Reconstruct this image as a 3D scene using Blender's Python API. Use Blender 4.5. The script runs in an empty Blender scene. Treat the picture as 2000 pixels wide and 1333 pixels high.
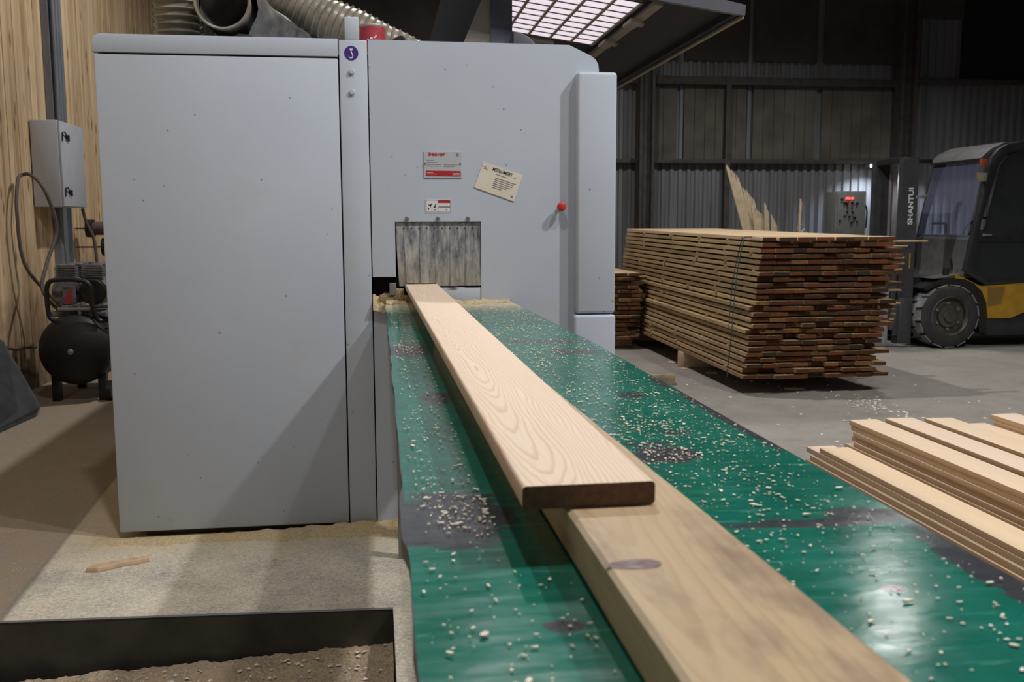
import bpy, bmesh, math, random
from mathutils import Vector, Matrix, noise as mnoise
random.seed(7)
S = bpy.context.scene
COL = S.collection
PI = math.pi
FZ = -0.028                      # floor level
# ------------------------------------------------------------------ camera
def cam_setup():
    f, yaw, p, r = 1875.15, 0.1372, 0.1232, -0.0029
    fw = Vector((math.sin(yaw)*math.cos(p), math.cos(yaw)*math.cos(p), -math.sin(p)))
    rt = Vector((math.cos(yaw), -math.sin(yaw), 0)); up = rt.cross(fw)
    r2 = rt*math.cos(r)+up*math.sin(r); u2 = up*math.cos(r)-rt*math.sin(r)
    cd = bpy.data.cameras.new('camera'); co = bpy.data.objects.new('camera', cd); COL.objects.link(co)
    m = Matrix((r2, u2, -fw)).transposed().to_4x4(); m.translation = (0, 0, 1.29)
    co.matrix_world = m
    cd.sensor_width = 36; cd.lens = f/2000*36; cd.clip_start = .02
    cd.dof.use_dof = True; cd.dof.focus_distance = 2.9; cd.dof.aperture_fstop = 9.5
    S.camera = co
cam_setup()
# ------------------------------------------------------------------ world, lamps, exposure
w = bpy.data.worlds.new('world'); S.world = w; w.use_nodes = True
w.node_tree.nodes['Background'].inputs[0].default_value = (.80, .87, 1, 1)
w.node_tree.nodes['Background'].inputs[1].default_value = .125
def spot(name, loc, power, size, blend=.5, rad=.1, col=(1, .98, .955), to=None):
    l = bpy.data.lights.new(name, 'SPOT'); l.energy = power; l.spot_size = math.radians(size)
    l.spot_blend = blend; l.shadow_soft_size = rad; l.color = col
    o = bpy.data.objects.new(name, l); COL.objects.link(o); o.location = loc
    if to is not None:
        o.rotation_euler = (Vector(to)-Vector(loc)).to_track_quat('-Z', 'Y').to_euler()
    return o
spot('high_bay_lamp', (4.15, 1.8, 6), 830, 140)
spot('high_bay_lamp', (2.45, 1.7, 6), 290, 140)
spot('high_bay_lamp', (-.15, 1.7, 6), 250, 140)
spot('high_bay_lamp', (-2.2, 1.2, 6), 55, 140)
spot('high_bay_lamp', (1.0, 8.0, 6.5), 850, 150, .6)
spot('high_bay_lamp', (5.77, 9.93, 5.0), 350, 150, .6, .22)
S.view_settings.view_transform = 'Standard'; S.view_settings.look = 'None'
S.view_settings.gamma = 1; S.view_settings.use_curve_mapping = False
S.view_settings.exposure = 0.0

# ------------------------------------------------------------------ materials
class N:
    """small node graph helper"""
    def __init__(s, name, base=(.5, .5, .5), rough=.5, metal=0., spec=.5):
        s.m = bpy.data.materials.new(name); s.m.use_nodes = True
        s.t = s.m.node_tree; s.b = s.t.nodes['Principled BSDF']
        s.b.inputs['Base Color'].default_value = (*base, 1)
        s.b.inputs['Roughness'].default_value = rough
        s.b.inputs['Metallic'].default_value = metal
        s.b.inputs['Specular IOR Level'].default_value = spec
        s._tc = None
    def n(s, t, **k):
        x = s.t.nodes.new(t)
        for a, v in k.items(): setattr(x, a, v)
        return x
    def put(s, sock, v):
        if isinstance(v, bpy.types.NodeSocket): s.t.links.new(v, sock)
        elif isinstance(v, (tuple, list)) and len(v) == 3 and sock.type == 'RGBA': sock.default_value = (*v, 1)
        else: sock.default_value = v
    def obj(s):
        if s._tc is None: s._tc = s.n('ShaderNodeTexCoord')
        return s._tc.outputs['Object']
    def rnd(s): return s.n('ShaderNodeObjectInfo').outputs['Random']
    def math(s, op, a, b=0., c=0., clamp=False):
        x = s.n('ShaderNodeMath', operation=op, use_clamp=clamp)
        s.put(x.inputs[0], a); s.put(x.inputs[1], b); s.put(x.inputs[2], c); return x.outputs[0]
    def vmath(s, op, a, b=(0, 0, 0)):
        x = s.n('ShaderNodeVectorMath', operation=op); s.put(x.inputs[0], a); s.put(x.inputs[1], b)
        return x.outputs['Value'] if op in ('LENGTH', 'DOT_PRODUCT', 'DISTANCE') else x.outputs['Vector']
    def mapv(s, v, scale=(1, 1, 1), loc=(0, 0, 0), rot=(0, 0, 0)):
        x = s.n('ShaderNodeMapping'); s.put(x.inputs['Vector'], v); x.inputs['Scale'].default_value = scale
        s.put(x.inputs['Location'], loc); x.inputs['Rotation'].default_value = rot; return x.outputs[0]
    def noise(s, v, scale, detail=4, rough=.55, dist=0., col=False):
        x = s.n('ShaderNodeTexNoise'); s.put(x.inputs['Vector'], v); x.inputs['Scale'].default_value = scale
        x.inputs['Detail'].default_value = detail; x.inputs['Roughness'].default_value = rough
        x.inputs['Distortion'].default_value = dist
        return x.outputs['Color' if col else 'Fac']
    def voro(s, v, scale, feat='F1', out='Distance'):
        x = s.n('ShaderNodeTexVoronoi', feature=feat); s.put(x.inputs['Vector'], v); x.inputs['Scale'].default_value = scale
        return x.outputs[out]
    def rng(s, v, a, b, c=0., d=1., smooth=False):
        x = s.n('ShaderNodeMapRange', clamp=True)
        if smooth: x.interpolation_type = 'SMOOTHSTEP'
        s.put(x.inputs[0], v)
        for i, q in enumerate((a, b, c, d)): x.inputs[i+1].default_value = q
        return x.outputs[0]
    def ramp(s, v, stops):
        x = s.n('ShaderNodeValToRGB'); s.put(x.inputs[0], v); e = x.color_ramp.elements
        while len(e) < len(stops): e.new(.5)
        for i, (p, c) in enumerate(stops): e[i].position = p; e[i].color = (*c, 1)
        return x.outputs[0]
    def mix(s, f, a, b, blend='MIX'):
        x = s.n('ShaderNodeMix', data_type='RGBA', blend_type=blend); s.put(x.inputs[0], f)
        s.put(x.inputs[6], a); s.put(x.inputs[7], b); return x.outputs[2]
    def sep(s, v):
        x = s.n('ShaderNodeSeparateXYZ'); s.put(x.inputs[0], v); return x.outputs
    def comb(s, a, b, c):
        x = s.n('ShaderNodeCombineXYZ')
        for i, q in enumerate((a, b, c)): s.put(x.inputs[i], q)
        return x.outputs[0]
    def col(s, v): s.put(s.b.inputs['Base Color'], v); return s
    def rough(s, v): s.put(s.b.inputs['Roughness'], v); return s
    def bump(s, h, strength=.3, dist=.01):
        x = s.n('ShaderNodeBump'); s.put(x.inputs['Height'], h); x.inputs['Strength'].default_value = strength
        x.inputs['Distance'].default_value = dist; s.t.links.new(x.outputs[0], s.b.inputs['Normal']); return s
    def emit(s, c, st):
        s.b.inputs['Emission Color'].default_value = (*c, 1); s.b.inputs['Emission Strength'].default_value = st; return s

M = {}
def plain(key, base, rough=.5, metal=0., var=.12, scale=9, spec=.5):
    k = N(key, base, rough, metal, spec)
    f = k.rng(k.noise(k.obj(), scale, 5), .3, .7)
    k.col(k.mix(f, tuple(c*(1-var) for c in base), tuple(min(1, c*(1+var)) for c in base)))
    M[key] = k.m; return k

def paint_grey():
    k = N('grey_machine_paint', (.6, .6, .6), .42, 0, .4); o = k.obj()
    c = k.mix(k.rng(k.noise(o, 1.6, 5), .35, .7), (.475, .53, .615), (.51, .565, .65))
    c = k.mix(k.rng(k.noise(o, 3.1, 7, .65, .4), .56, .72, 0, .35), c, (.50, .47, .40))     # hand dirt
    d = k.voro(k.mapv(o, (1, 1, 1)), 15); big = k.noise(o, 4.3, 2)
    spk = k.math('MULTIPLY', k.rng(d, .05, .08, 1, 0), k.rng(big, .47, .53))
    c = k.mix(k.math('MULTIPLY', spk, .7), c, (.16, .14, .12))
    k.col(c); k.rough(k.rng(k.noise(o, 5, 4), .3, .7, .38, .5)); M['paint'] = k.m
paint_grey()
plain('paint_dark_blue', (.075, .08, .105), .45)
plain('paint_beige', (.24, .215, .185), .55)
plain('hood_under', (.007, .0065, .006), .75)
plain('hood_rim', (.075, .076, .095), .45)
plain('hood_edge', (.22, .18, .13), .55)
plain('black', (.012, .012, .012), .45)
plain('dark_void', (.008, .008, .008), .9)  # near-black colour stands in for shade inside openings
plain('rubber', (.03, .028, .026), .75, var=.35)
plain('rubber_dusty', (.20, .20, .21), .85, var=.3)
plain('red_plastic', (.55, .035, .025), .4)
plain('red_print', (.42, .018, .03), .5)
plain('white_print', (.72, .72, .74), .5, var=.03)
plain('ink', (.035, .033, .04), .6)
plain('ink_grey', (.22, .22, .25), .6)
plain('paper', (.72, .66, .55), .7, var=.05)
plain('purple', (.055, .025, .22), .45, var=.05)
plain('plate_silver', (.52, .53, .58), .35, .1, var=.04)
plain('screw', (.30, .28, .25), .4, .7)
plain('steel', (.30, .30, .31), .45, .6)
plain('forklift_grey', (.045, .046, .052), .5, var=.25)
plain('forklift_dark', (.02, .021, .025), .45, var=.25)
plain('forklift_light', (.065, .064, .064), .6, var=.25)
plain('forklift_yellow', (.38, .22, .018), .45, var=.18)
plain('hub', (.075, .067, .054), .55, .3, var=.3)
plain('nut', (.25, .24, .22), .5, .5)
plain('orange', (.28, .07, .02), .35)
plain('lens', (.28, .25, .17), .3)
plain('column_brown', (.045, .037, .032), .7, var=.3)
plain('conduit', (.20, .215, .245), .45, .3)
plain('box_grey', (.46, .48, .53), .45, var=.05)
plain('pipe_brown', (.10, .065, .06), .55, var=.3)
plain('cable', (.085, .07, .06), .6)
plain('compressor_grey', (.17, .17, .18), .55, .2, var=.5, scale=25)
plain('tank_black', (.009, .0085, .008), .55, var=.3)
plain('sheet_dark', (.04, .042, .047), .6, var=.3)
plain('pit_steel', (.055, .052, .042), .6, var=.45, scale=5)
plain('cabinet_grey', (.14, .15, .145), .5, var=.08)
plain('green_rope', (.012, .05, .035), .7)
plain('red_tin', (.42, .045, .06), .45, var=.25, scale=30)
plain('tin_rim', (.38, .33, .28), .5, .3)
plain('film', (.12, .115, .11), .35, var=.5, scale=14)
plain('ceiling', (.03, .03, .03), .9)
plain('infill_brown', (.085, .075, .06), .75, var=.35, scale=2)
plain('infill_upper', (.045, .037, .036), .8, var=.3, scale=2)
def em(key, c, st):
    k = N(key, c, .5); k.emit(c, st); M[key] = k.m
em('led_red', (1, .03, .03), 6); em('lamp_white', (1, .97, .95), 14); 
def window_glow():
    k = N('backlit_window', (.8, .8, .8), .5); k.emit((.80, .70, .76), .9); M['lit'] = k.m  # emission stands in for light coming from behind the hood window
window_glow()
def hose():
    k = N('hose_plastic', (.4, .35, .27), .32); o = k.obj()
    k.col(k.mix(k.rng(k.noise(o, 12, 5), .35, .7), (.17, .15, .11), (.29, .26, .205))); M['hose'] = k.m
hose()
def glass(key, tint, a):
    k = N(key, tint, .04); tr = k.n('ShaderNodeBsdfTransparent'); tr.inputs[0].default_value = (.8, .85, .95, 1)
    mx = k.n('ShaderNodeMixShader'); mx.inputs[0].default_value = a
    k.t.links.new(tr.outputs[0], mx.inputs[1]); k.t.links.new(k.b.outputs[0], mx.inputs[2])
    k.t.links.new(mx.outputs[0], k.t.nodes['Material Output'].inputs[0]); M[key] = k.m
glass('windshield', (.16, .18, .27), .45); glass('door_glass', (.03, .035, .033), .82)

def wood(key, light, dark, ring=260., tilt=.035, zoff=-.028, contrast=.8, var=None, dirt=None, rough=.6, knots=0.):
    """growth rings around a tilted axis cut by the board face: real cathedral grain"""
    k = N(key, light, rough, 0, .3); o = k.obj(); r = k.rnd()
    off = k.comb(k.math('MULTIPLY', k.math('SUBTRACT', r, .5), .03), k.math('MULTIPLY', r, 9.), k.math('MULTIPLY', r, .02))
    p = k.vmath('ADD', o, off)
    x, y, z = k.sep(p)[:3]
    wob = k.math('MULTIPLY', k.math('SUBTRACT', k.noise(k.mapv(p, (6, .9, 6)), 1.3, 3), .5), .075)
    wob2 = k.math('MULTIPLY', k.math('SUBTRACT', k.noise(k.mapv(p, (30, 6, 30)), 1.0, 2), .5), .006)
    wig = k.noise(k.mapv(p, (0, .55, 0)), 1.0, 2)
    cz = k.math('ADD', k.math('MULTIPLY', k.math('SUBTRACT', wig, .42), .5*tilt/.035*.55), zoff)
    zz = k.math('ADD', z, cz); xx = k.math('ADD', x, k.math('ADD', .015, wob))
    rad = k.math('ADD', k.math('SQRT', k.math('ADD', k.math('MULTIPLY', xx, xx), k.math('MULTIPLY', zz, zz))), wob2)
    fr = k.math('FRACT', k.math('MULTIPLY', rad, ring))
    band = k.math('MULTIPLY', k.rng(fr, .5, .9, 0, 1, True), k.rng(fr, .92, 1., 1, 0))
    amp = k.rng(k.noise(k.mapv(p, (9, 1.2, 9)), 1., 3), .3, .65, .25, 1.)
    c = k.mix(k.math('MULTIPLY', k.math('MULTIPLY', band, amp), contrast), light, dark)
    fib = k.noise(k.mapv(p, (420, 5, 420)), 1., 2)
    c = k.mix(k.rng(fib, .35, .75, 0, .22), c, dark)
    if var: c = k.mix(r, k.mix(1., c, var[0], 'MULTIPLY'), k.mix(1., c, var[1], 'MULTIPLY'))
    if dirt:
        c = k.mix(k.rng(k.noise(k.mapv(p, (14, 5, 14)), 1., 5, .6), .5, .72, 0, dirt[1]), c, dirt[0])
    k.col(c); k.bump(fib, .12, .001)
    M[key] = k; return k
W_ = wood('planed_wood', (.76, .61, .475), (.57, .37, .24), 230, .032, -.03, .75)
M['planed'] = W_.m
# small dark slit knots of the planed board
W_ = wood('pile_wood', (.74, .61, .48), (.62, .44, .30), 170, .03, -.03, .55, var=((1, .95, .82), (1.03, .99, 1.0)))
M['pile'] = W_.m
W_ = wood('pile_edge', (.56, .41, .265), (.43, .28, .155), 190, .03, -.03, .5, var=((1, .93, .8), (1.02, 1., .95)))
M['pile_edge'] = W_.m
W_ = wood('rough_wood', (.50, .375, .235), (.36, .24, .13), 110, .045, -.03, .5, dirt=((.22, .145, .105), .9), rough=.42)
M['rough'] = W_.m
W_ = wood('rough_flank', (.52, .43, .31), (.40, .30, .18), 110, .045, -.03, .4, dirt=((.22, .20, .17), .7))
M['flank'] = W_.m
plain('end_grain', (.15, .085, .05), .75, var=.3, scale=120)
plain('block_wood', (.27, .21, .14), .75, var=.4, scale=14)
plain('slab_wood', (.52, .42, .28), .75, var=.2, scale=10)
plain('chip_wood', (.62, .44, .29), .75, var=.2, scale=18)
def lumber():
    k = N('weathered_board_face', (.5, .4, .27), .75, 0, .2); o = k.obj(); r = k.rnd()
    p = k.vmath('ADD', o, k.comb(r, k.math('MULTIPLY', r, 17.), r))
    g = k.noise(k.mapv(p, (60, 2, 90)), 1., 4); st = k.noise(k.mapv(p, (5, 1.3, 5)), 1., 4)
    c = k.ramp(g, [(.3, (.32, .225, .125)), (.55, (.47, .35, .205)), (.8, (.56, .44, .28))])
    c = k.mix(k.rng(st, .5, .72, 0, .55), c, (.20, .14, .09))
    c = k.mix(1., c, k.ramp(r, [(0, (.62, .56, .50)), (.5, (.95, .92, .86)), (1, (1.15, 1.08, .98))]), 'MULTIPLY')
    k.col(c); M['lumber'] = k.m
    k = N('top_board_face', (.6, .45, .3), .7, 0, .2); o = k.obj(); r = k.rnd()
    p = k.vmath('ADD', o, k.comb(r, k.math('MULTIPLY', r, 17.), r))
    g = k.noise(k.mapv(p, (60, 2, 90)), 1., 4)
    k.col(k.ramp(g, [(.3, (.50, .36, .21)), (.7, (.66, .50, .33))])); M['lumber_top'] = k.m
    k = N('weathered_board_end', (.1, .05, .03), .85, 0, .15); o = k.obj(); r = k.rnd()
    c = k.ramp(r, [(0, (.038, .019, .010)), (.25, (.13, .045, .018)), (.45, (.060, .027, .013)), (.62, (.165, .055, .019)), (.8, (.030, .021, .015)), (1, (.23, .105, .036))])
    n = k.noise(k.vmath('ADD', o, k.comb(r, r, r)), 45, 4)
    k.col(k.mix(k.rng(n, .4, .75, 0, .6), c, (.035, .022, .014))); M['lumber_end'] = k.m
lumber()
def green_top():
    k = N('green_table_sheet', (.02, .2, .14), .3); o = k.obj()        # object origin = world (0,0,.952)
    g = k.noise(k.mapv(o, (5, 1.4, 1)), 2.2, 5); s2 = k.noise(k.mapv(o, (4, 26, 1)), 1.5, 4)
    c = k.mix(k.rng(g, .3, .7), (.004, .105, .072), (.012, .165, .122))
    c = k.mix(k.rng(s2, .5, .75, 0, .45), c, (.045, .235, .185))
    c = k.mix(k.rng(k.noise(k.mapv(o, (9, 55, 1), (0, 0, 0), (0, 0, .25)), 1.2, 4, .6), .60, .70, 0, .4), c, (.12, .36, .30))
    wear = None
    dist = k.math('MULTIPLY', k.math('SUBTRACT', k.noise(k.mapv(o, (6, 20, 1)), 2., 5, .65), .5), 1.3)
    # black lining showing through: (centre x, centre y, half width, half length)
    for cx, cy, rx, ry in [(.075, 1.075, .075, .12), (.075, 2.56, .07, .16), (.478, 2.68, .13, .045), (.108, 1.841, .034, .07),
                           (.486, 1.808, .03, .035), (.41, 1.33, .055, .055), (.49, .995, .13, .016), (.552, 1.015, .05, .035),
                           (.505, 2.45, .075, .05), (.588, .82, .03, .17), (.466, .798, .013, .012), (.59, 1.6, .012, .3), (.585, 1.95, .012, .08),
                           (.47, 1.47, .03, .012), (.40, 1.40, .04, .01), (.15, .76, .02, .015), (.02, 1.2, .006, .5), (.018, .7, .006, .3)]:
        d = k.vmath('LENGTH', k.vmath('MULTIPLY', k.vmath('SUBTRACT', o, (cx, cy, 0)), (1/rx, 1/ry, 0)))
        q = k.rng(k.math('ADD', d, dist), .8, 1.05, 1, 0, True)
        wear = q if wear is None else k.math('MAXIMUM', wear, q)
    fleck = k.rng(k.noise(k.mapv(o, (14, 60, 1)), 1.4, 5, .7), .62, .68, 0, .8)
    wear = k.math('MAXIMUM', wear, fleck)
    c = k.mix(k.math('MULTIPLY', wear, .95), c, k.mix(k.noise(o, 40, 4), (.025, .023, .03), (.085, .08, .098)))
    sw = k.rng(k.math('ADD', k.sep(o)[1], k.math('MULTIPLY', k.noise(o, 22, 5), .35)), 3.75, 4.1, 0, .85)   # dusting of fine sawdust at the outfeed
    c = k.mix(sw, c, (.60, .50, .34))
    k.col(c); k.rough(k.math('ADD', k.rng(k.noise(k.mapv(o, (3, 14, 1)), 3, 5), .3, .7, .12, .24), k.math('MULTIPLY', sw, .5)))
    k.bump(k.noise(k.mapv(o, (6, 9, 1)), 3, 3), .12, .004); M['green'] = k.m
green_top()
def flap_mat():
    k = N('worn_flap_steel', (.4, .4, .4), .4, .35); o = k.obj(); r = k.rnd()
    p = k.vmath('ADD', o, k.comb(k.math('MULTIPLY', r, 5.), 0., k.math('MULTIPLY', r, 3.)))
    n = k.noise(k.mapv(p, (26, 1, 8)), 1., 6, .7)
    c = k.ramp(n, [(.36, (.11, .115, .145)), (.5, (.33, .33, .35)), (.62, (.56, .55, .52))])
    low = k.rng(k.math('ADD', k.sep(o)[2], k.math('MULTIPLY', k.noise(o, 30, 4), .16)), 1.10, 1.24, .55, 0)
    k.col(k.mix(low, c, (.45, .40, .27))); M['flap'] = k.m
flap_mat()
def floor_mat():
    k = N('dusty_concrete', (.3, .28, .26), .75, 0, .3); o = k.obj(); x, y, z = k.sep(o)[:3]
    n1 = k.noise(o, 1.1, 6, .6); n2 = k.noise(o, 6, 6, .65); n3 = k.noise(o, 55, 3)
    c = k.ramp(n1, [(.3, (.225, .205, .185)), (.7, (.315, .29, .265))])
    c = k.mix(k.rng(n2, .5, .75, 0, .5), c, (.185, .165, .145))
    # area by the pit: lighter, covered with fine sawdust, edged by a floor joint
    jl = k.math('ADD', k.math('ADD', x, 1.33), k.math('MULTIPLY', k.math('SUBTRACT', y, 4.1), .06))
    reg = k.math('MULTIPLY', k.rng(jl, -.02, .03), k.rng(x, .15, .45, 1, 0))
    dust = k.ramp(k.noise(o, 4.5, 6, .7), [(.32, (.42, .395, .35)), (.5, (.64, .59, .49)), (.7, (.78, .70, .53))])
    c = k.mix(reg, k.mix(k.math('MULTIPLY', k.rng(k.math('SUBTRACT', 0., jl), -.02, .02), k.rng(n2, .3, .65, .25, .9)), c, (.33, .25, .165)), dust)
    gr = k.noise(o, 75, 5, .8); gm = k.noise(o, 2.6, 5, .6)
    c = k.mix(k.math('MULTIPLY', k.math('MULTIPLY', k.rng(gr, .50, .60), k.rng(gm, .36, .58, .15, .85)), reg), c, (.86, .80, .67))
    c = k.mix(k.math('MULTIPLY', k.math('MULTIPLY', k.rng(gr, .36, .47, 1, 0), k.rng(gm, .4, .6, .75, .3)), reg), c, (.20, .175, .14))
    lf = k.math('SUBTRACT', 1., reg)
    c = k.mix(k.math('MULTIPLY', k.math('MULTIPLY', k.rng(gr, .56, .66), k.rng(gm, .45, .62, .0, .5)), lf), c, (.55, .47, .35))
    near = k.math('MULTIPLY', k.rng(k.math('ADD', y, k.math('MULTIPLY', k.noise(o, 9, 5), .35)), 3.9, 4.25), reg)
    c = k.mix(k.math('MULTIPLY', near, .7), c, (.52, .43, .27))
    c = k.mix(k.rng(k.math('ABSOLUTE', jl), .004, .02, .55, 0), c, (.12, .095, .07))
    sp = k.rng(k.voro(o, 85), .12, .2, 1, 0)
    spm = k.math('MULTIPLY', sp, k.rng(k.noise(o, 3.2, 5), .42, .6, .1, .8))
    c = k.mix(spm, c, (.74, .68, .56))
    sp2 = k.math('MULTIPLY', k.rng(k.voro(k.mapv(o, (1, 1, 1), (3, 2, 0)), 60), .07, .12, 1, 0), k.rng(n2, .5, .6))
    c = k.mix(sp2, c, (.09, .075, .06))
    c = k.mix(k.rng(n3, .4, .7, 0, .18), c, (.16, .145, .13))
    k.col(c); k.bump(k.noise(o, 70, 4), .25, .004); M['floor'] = k.m
floor_mat()
def sawdust():
    k = N('sawdust', (.6, .45, .25), .9, 0, .1); o = k.obj()
    n = k.noise(o, 130, 4, .7); n2 = k.noise(o, 7, 4)
    c = k.ramp(n, [(.3, (.36, .28, .17)), (.5, (.52, .42, .26)), (.7, (.66, .56, .38))])
    k.col(k.mix(k.rng(n2, .45, .7, 0, .5), c, (.58, .40, .16))); k.bump(n, .6, .006); M['sawdust'] = k.m
    k = N('grey_sawdust', (.4, .33, .25), .9, 0, .1); o = k.obj()
    n = k.noise(o, 110, 4, .7); n2 = k.noise(o, 5, 5)
    c = k.ramp(n, [(.3, (.20, .155, .115)), (.5, (.42, .34, .25)), (.7, (.62, .51, .37))])
    k.col(k.mix(k.rng(n2, .5, .7, 0, .6), c, (.50, .38, .23))); k.bump(n, .6, .006); M['pit_dust'] = k.m
    plain('ledge', (.30, .22, .12), .9, var=.5, scale=90)
    plain('flake', (.80, .74, .62), .8, var=.2, scale=60)
sawdust()
def planks_mat():
    k = N('knotty_plank_wall', (.5, .35, .2), .7, 0, .2); o = k.obj()
    x, y, z = k.sep(o)[:3]
    pid = k.math('FLOOR', k.math('MULTIPLY', y, 1/.12)); rn = k.n('ShaderNodeTexWhiteNoise', noise_dimensions='1D')
    k.put(rn.inputs['W'], pid)
    p = k.vmath('ADD', o, k.comb(0., 0., k.math('MULTIPLY', rn.outputs[0], 13.)))
    g = k.noise(k.mapv(p, (1, 16, .9)), 1., 5, .55)
    c = k.ramp(g, [(.3, (.40, .275, .155)), (.5, (.60, .445, .28)), (.72, (.70, .55, .38))])
    kn = k.voro(k.mapv(p, (1, 9., 3.2)), 1.); c = k.mix(k.rng(kn, .10, .24, .8, 0), c, (.20, .11, .05))
    c = k.mix(1., c, k.ramp(rn.outputs[0], [(0, (.78, .74, .7)), (1, (1.1, 1.08, 1.05))]), 'MULTIPLY')
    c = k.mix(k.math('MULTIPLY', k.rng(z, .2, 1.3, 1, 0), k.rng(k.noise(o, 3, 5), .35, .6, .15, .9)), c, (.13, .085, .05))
    k.col(c); M['planks'] = k.m
planks_mat()
def corr_mat():
    k = N('corrugated_steel', (.2, .2, .21), .55, .2, .4); o = k.obj()
    c = k.mix(k.rng(k.noise(k.mapv(o, (6, 1, .5)), 1., 5), .3, .7), (.12, .125, .135), (.20, .205, .22))
    c = k.mix(k.rng(k.noise(k.mapv(o, (1.6, 1, .35)), 1., 4), .52, .7, 0, .6), c, (.11, .09, .065))
    k.col(c); M['corr'] = k.m
corr_mat()

# ------------------------------------------------------------------ mesh helpers
class MB:
    def __init__(s, off=(0, 0, 0)): s.bm = bmesh.new(); s.off = Vector(off); s.mi = 0
    def _mi(s, fs):
        for f in fs: f.material_index = s.mi
    def box(s, lo, hi, bev=0., seg=2, rot=None, piv=None):
        lo = Vector(lo); hi = Vector(hi)
        vs = [s.bm.verts.new((x, y, z)) for z in (lo.z, hi.z) for y in (lo.y, hi.y) for x in (lo.x, hi.x)]
        fs = [s.bm.faces.new([vs[i] for i in q]) for q in ((0, 2, 3, 1), (4, 5, 7, 6), (0, 1, 5, 4), (2, 6, 7, 3), (1, 3, 7, 5), (0, 4, 6, 2))]
        s._mi(fs)
        if rot is not None:
            bmesh.ops.rotate(s.bm, verts=vs, cent=piv if piv is not None else (lo+hi)/2, matrix=rot)
        if bev > 0:
            es = list({e for f in fs for e in f.edges})
            r = bmesh.ops.bevel(s.bm, geom=es, offset=bev, segments=seg, profile=.5, affect='EDGES', clamp_overlap=True)
            s._mi(r['faces'])
        return s
    def prism(s, pts, axis, a, b, bev=0.):
        """polygon pts (2D) extruded along axis from a to b"""
        def v(p, t):
            return (t, p[0], p[1]) if axis == 'x' else (p[0], t, p[1]) if axis == 'y' else (p[0], p[1], t)
        A = [s.bm.verts.new(v(p, a)) for p in pts]; B = [s.bm.verts.new(v(p, b)) for p in pts]
        fs = [s.bm.faces.new(A[::-1]), s.bm.faces.new(B)]
        n = len(pts)
        for i in range(n): fs.append(s.bm.faces.new((A[i], A[(i+1) % n], B[(i+1) % n], B[i])))
        s._mi(fs); bmesh.ops.recalc_face_normals(s.bm, faces=fs)
        if bev > 0:
            es = list({e for f in fs[:2] for e in f.edges})
            r = bmesh.ops.bevel(s.bm, geom=es, offset=bev, segments=2, profile=.5, affect='EDGES', clamp_overlap=True)
            s._mi(r['faces'])
        return s
    def tube(s, path, r, n=12, caps=True, closed=False):
        path = [Vector(p) for p in path]; m = len(path)
        rs = r if isinstance(r, (list, tuple)) else [r]*m
        rings = []; u = None
        for i in range(m):
            if closed: t = path[(i+1) % m]-path[i-1]
            else: t = path[min(i+1, m-1)]-path[max(i-1, 0)]
            t.normalize()
            if u is None: u = t.orthogonal().normalized()
            u = (u-t*u.dot(t)).normalized(); w_ = t.cross(u)
            rings.append([s.bm.verts.new(path[i]+(u*math.cos(2*PI*k/n)+w_*math.sin(2*PI*k/n))*rs[i]) for k in range(n)])
        fs = []
        for i in range(m if closed else m-1):
            A, B = rings[i], rings[(i+1) % m]
            for k in range(n): fs.append(s.bm.faces.new((A[k], A[(k+1) % n], B[(k+1) % n], B[k])))
        if caps and not closed: fs += [s.bm.faces.new(rings[0][::-1]), s.bm.faces.new(rings[-1])]
        s._mi(fs); return s
    def cyl(s, a, b, r, n=20, r2=None): return s.tube([a, b], [r, r if r2 is None else r2], n)
    def lathe(s, prof, c, axis='y', n=32, caps=True):
        """prof: list of (radius, position along axis)"""
        rings = []
        for r, t in prof:
            ring = []
            for k in range(n):
                a = 2*PI*k/n; p, q = r*math.cos(a), r*math.sin(a)
                co = (c[0]+p, c[1]+t, c[2]+q) if axis == 'y' else (c[0]+t, c[1]+p, c[2]+q) if axis == 'x' else (c[0]+p, c[1]+q, c[2]+t)
                ring.append(s.bm.verts.new(co))
            rings.append(ring)
        fs = []
        for A, B in zip(rings, rings[1:]):
            for k in range(n): fs.append(s.bm.faces.new((A[k], A[(k+1) % n], B[(k+1) % n], B[k])))
        if caps: fs += [s.bm.faces.new(rings[0][::-1]), s.bm.faces.new(rings[-1])]
        s._mi(fs); return s
    def quad(s, *pts):
        f = s.bm.faces.new([s.bm.verts.new(p) for p in pts]); s._mi([f]); return s
    def build(s, name, mats, parent=None, smooth=35, **props):
        bm = s.bm
        bmesh.ops.recalc_face_normals(bm, faces=bm.faces[:])
        bmesh.ops.translate(bm, verts=bm.verts[:], vec=-s.off)
        me = bpy.data.meshes.new(name); bm.to_mesh(me); bm.free()
        for m_ in (mats if isinstance(mats, (list, tuple)) else [mats]): me.materials.append(M[m_] if isinstance(m_, str) else m_)
        if smooth:
            me.shade_smooth(); me.set_sharp_from_angle(angle=math.radians(smooth))
        o = bpy.data.objects.new(name, me); COL.objects.link(o)
        if parent is not None: o.parent = parent
        else: o.location = s.off
        for k_, v_ in props.items(): o[k_] = v_
        return o
def tag(o, label=None, cat=None, group=None, kind=None):
    if label: o['label'] = label
    if cat: o['category'] = cat
    if group: o['group'] = group
    if kind: o['kind'] = kind
    return o
def thing(name, loc, label, cat, group=None):
    o = bpy.data.objects.new(name, None); COL.objects.link(o); o.location = loc; o.empty_display_size = .1
    return tag(o, label, cat, group)
def fixnormals_ends(o, face_i, end_i, axis=1):
    for p in o.data.polygons: p.material_index = end_i if abs(p.normal[axis]) > .75 else face_i
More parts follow.
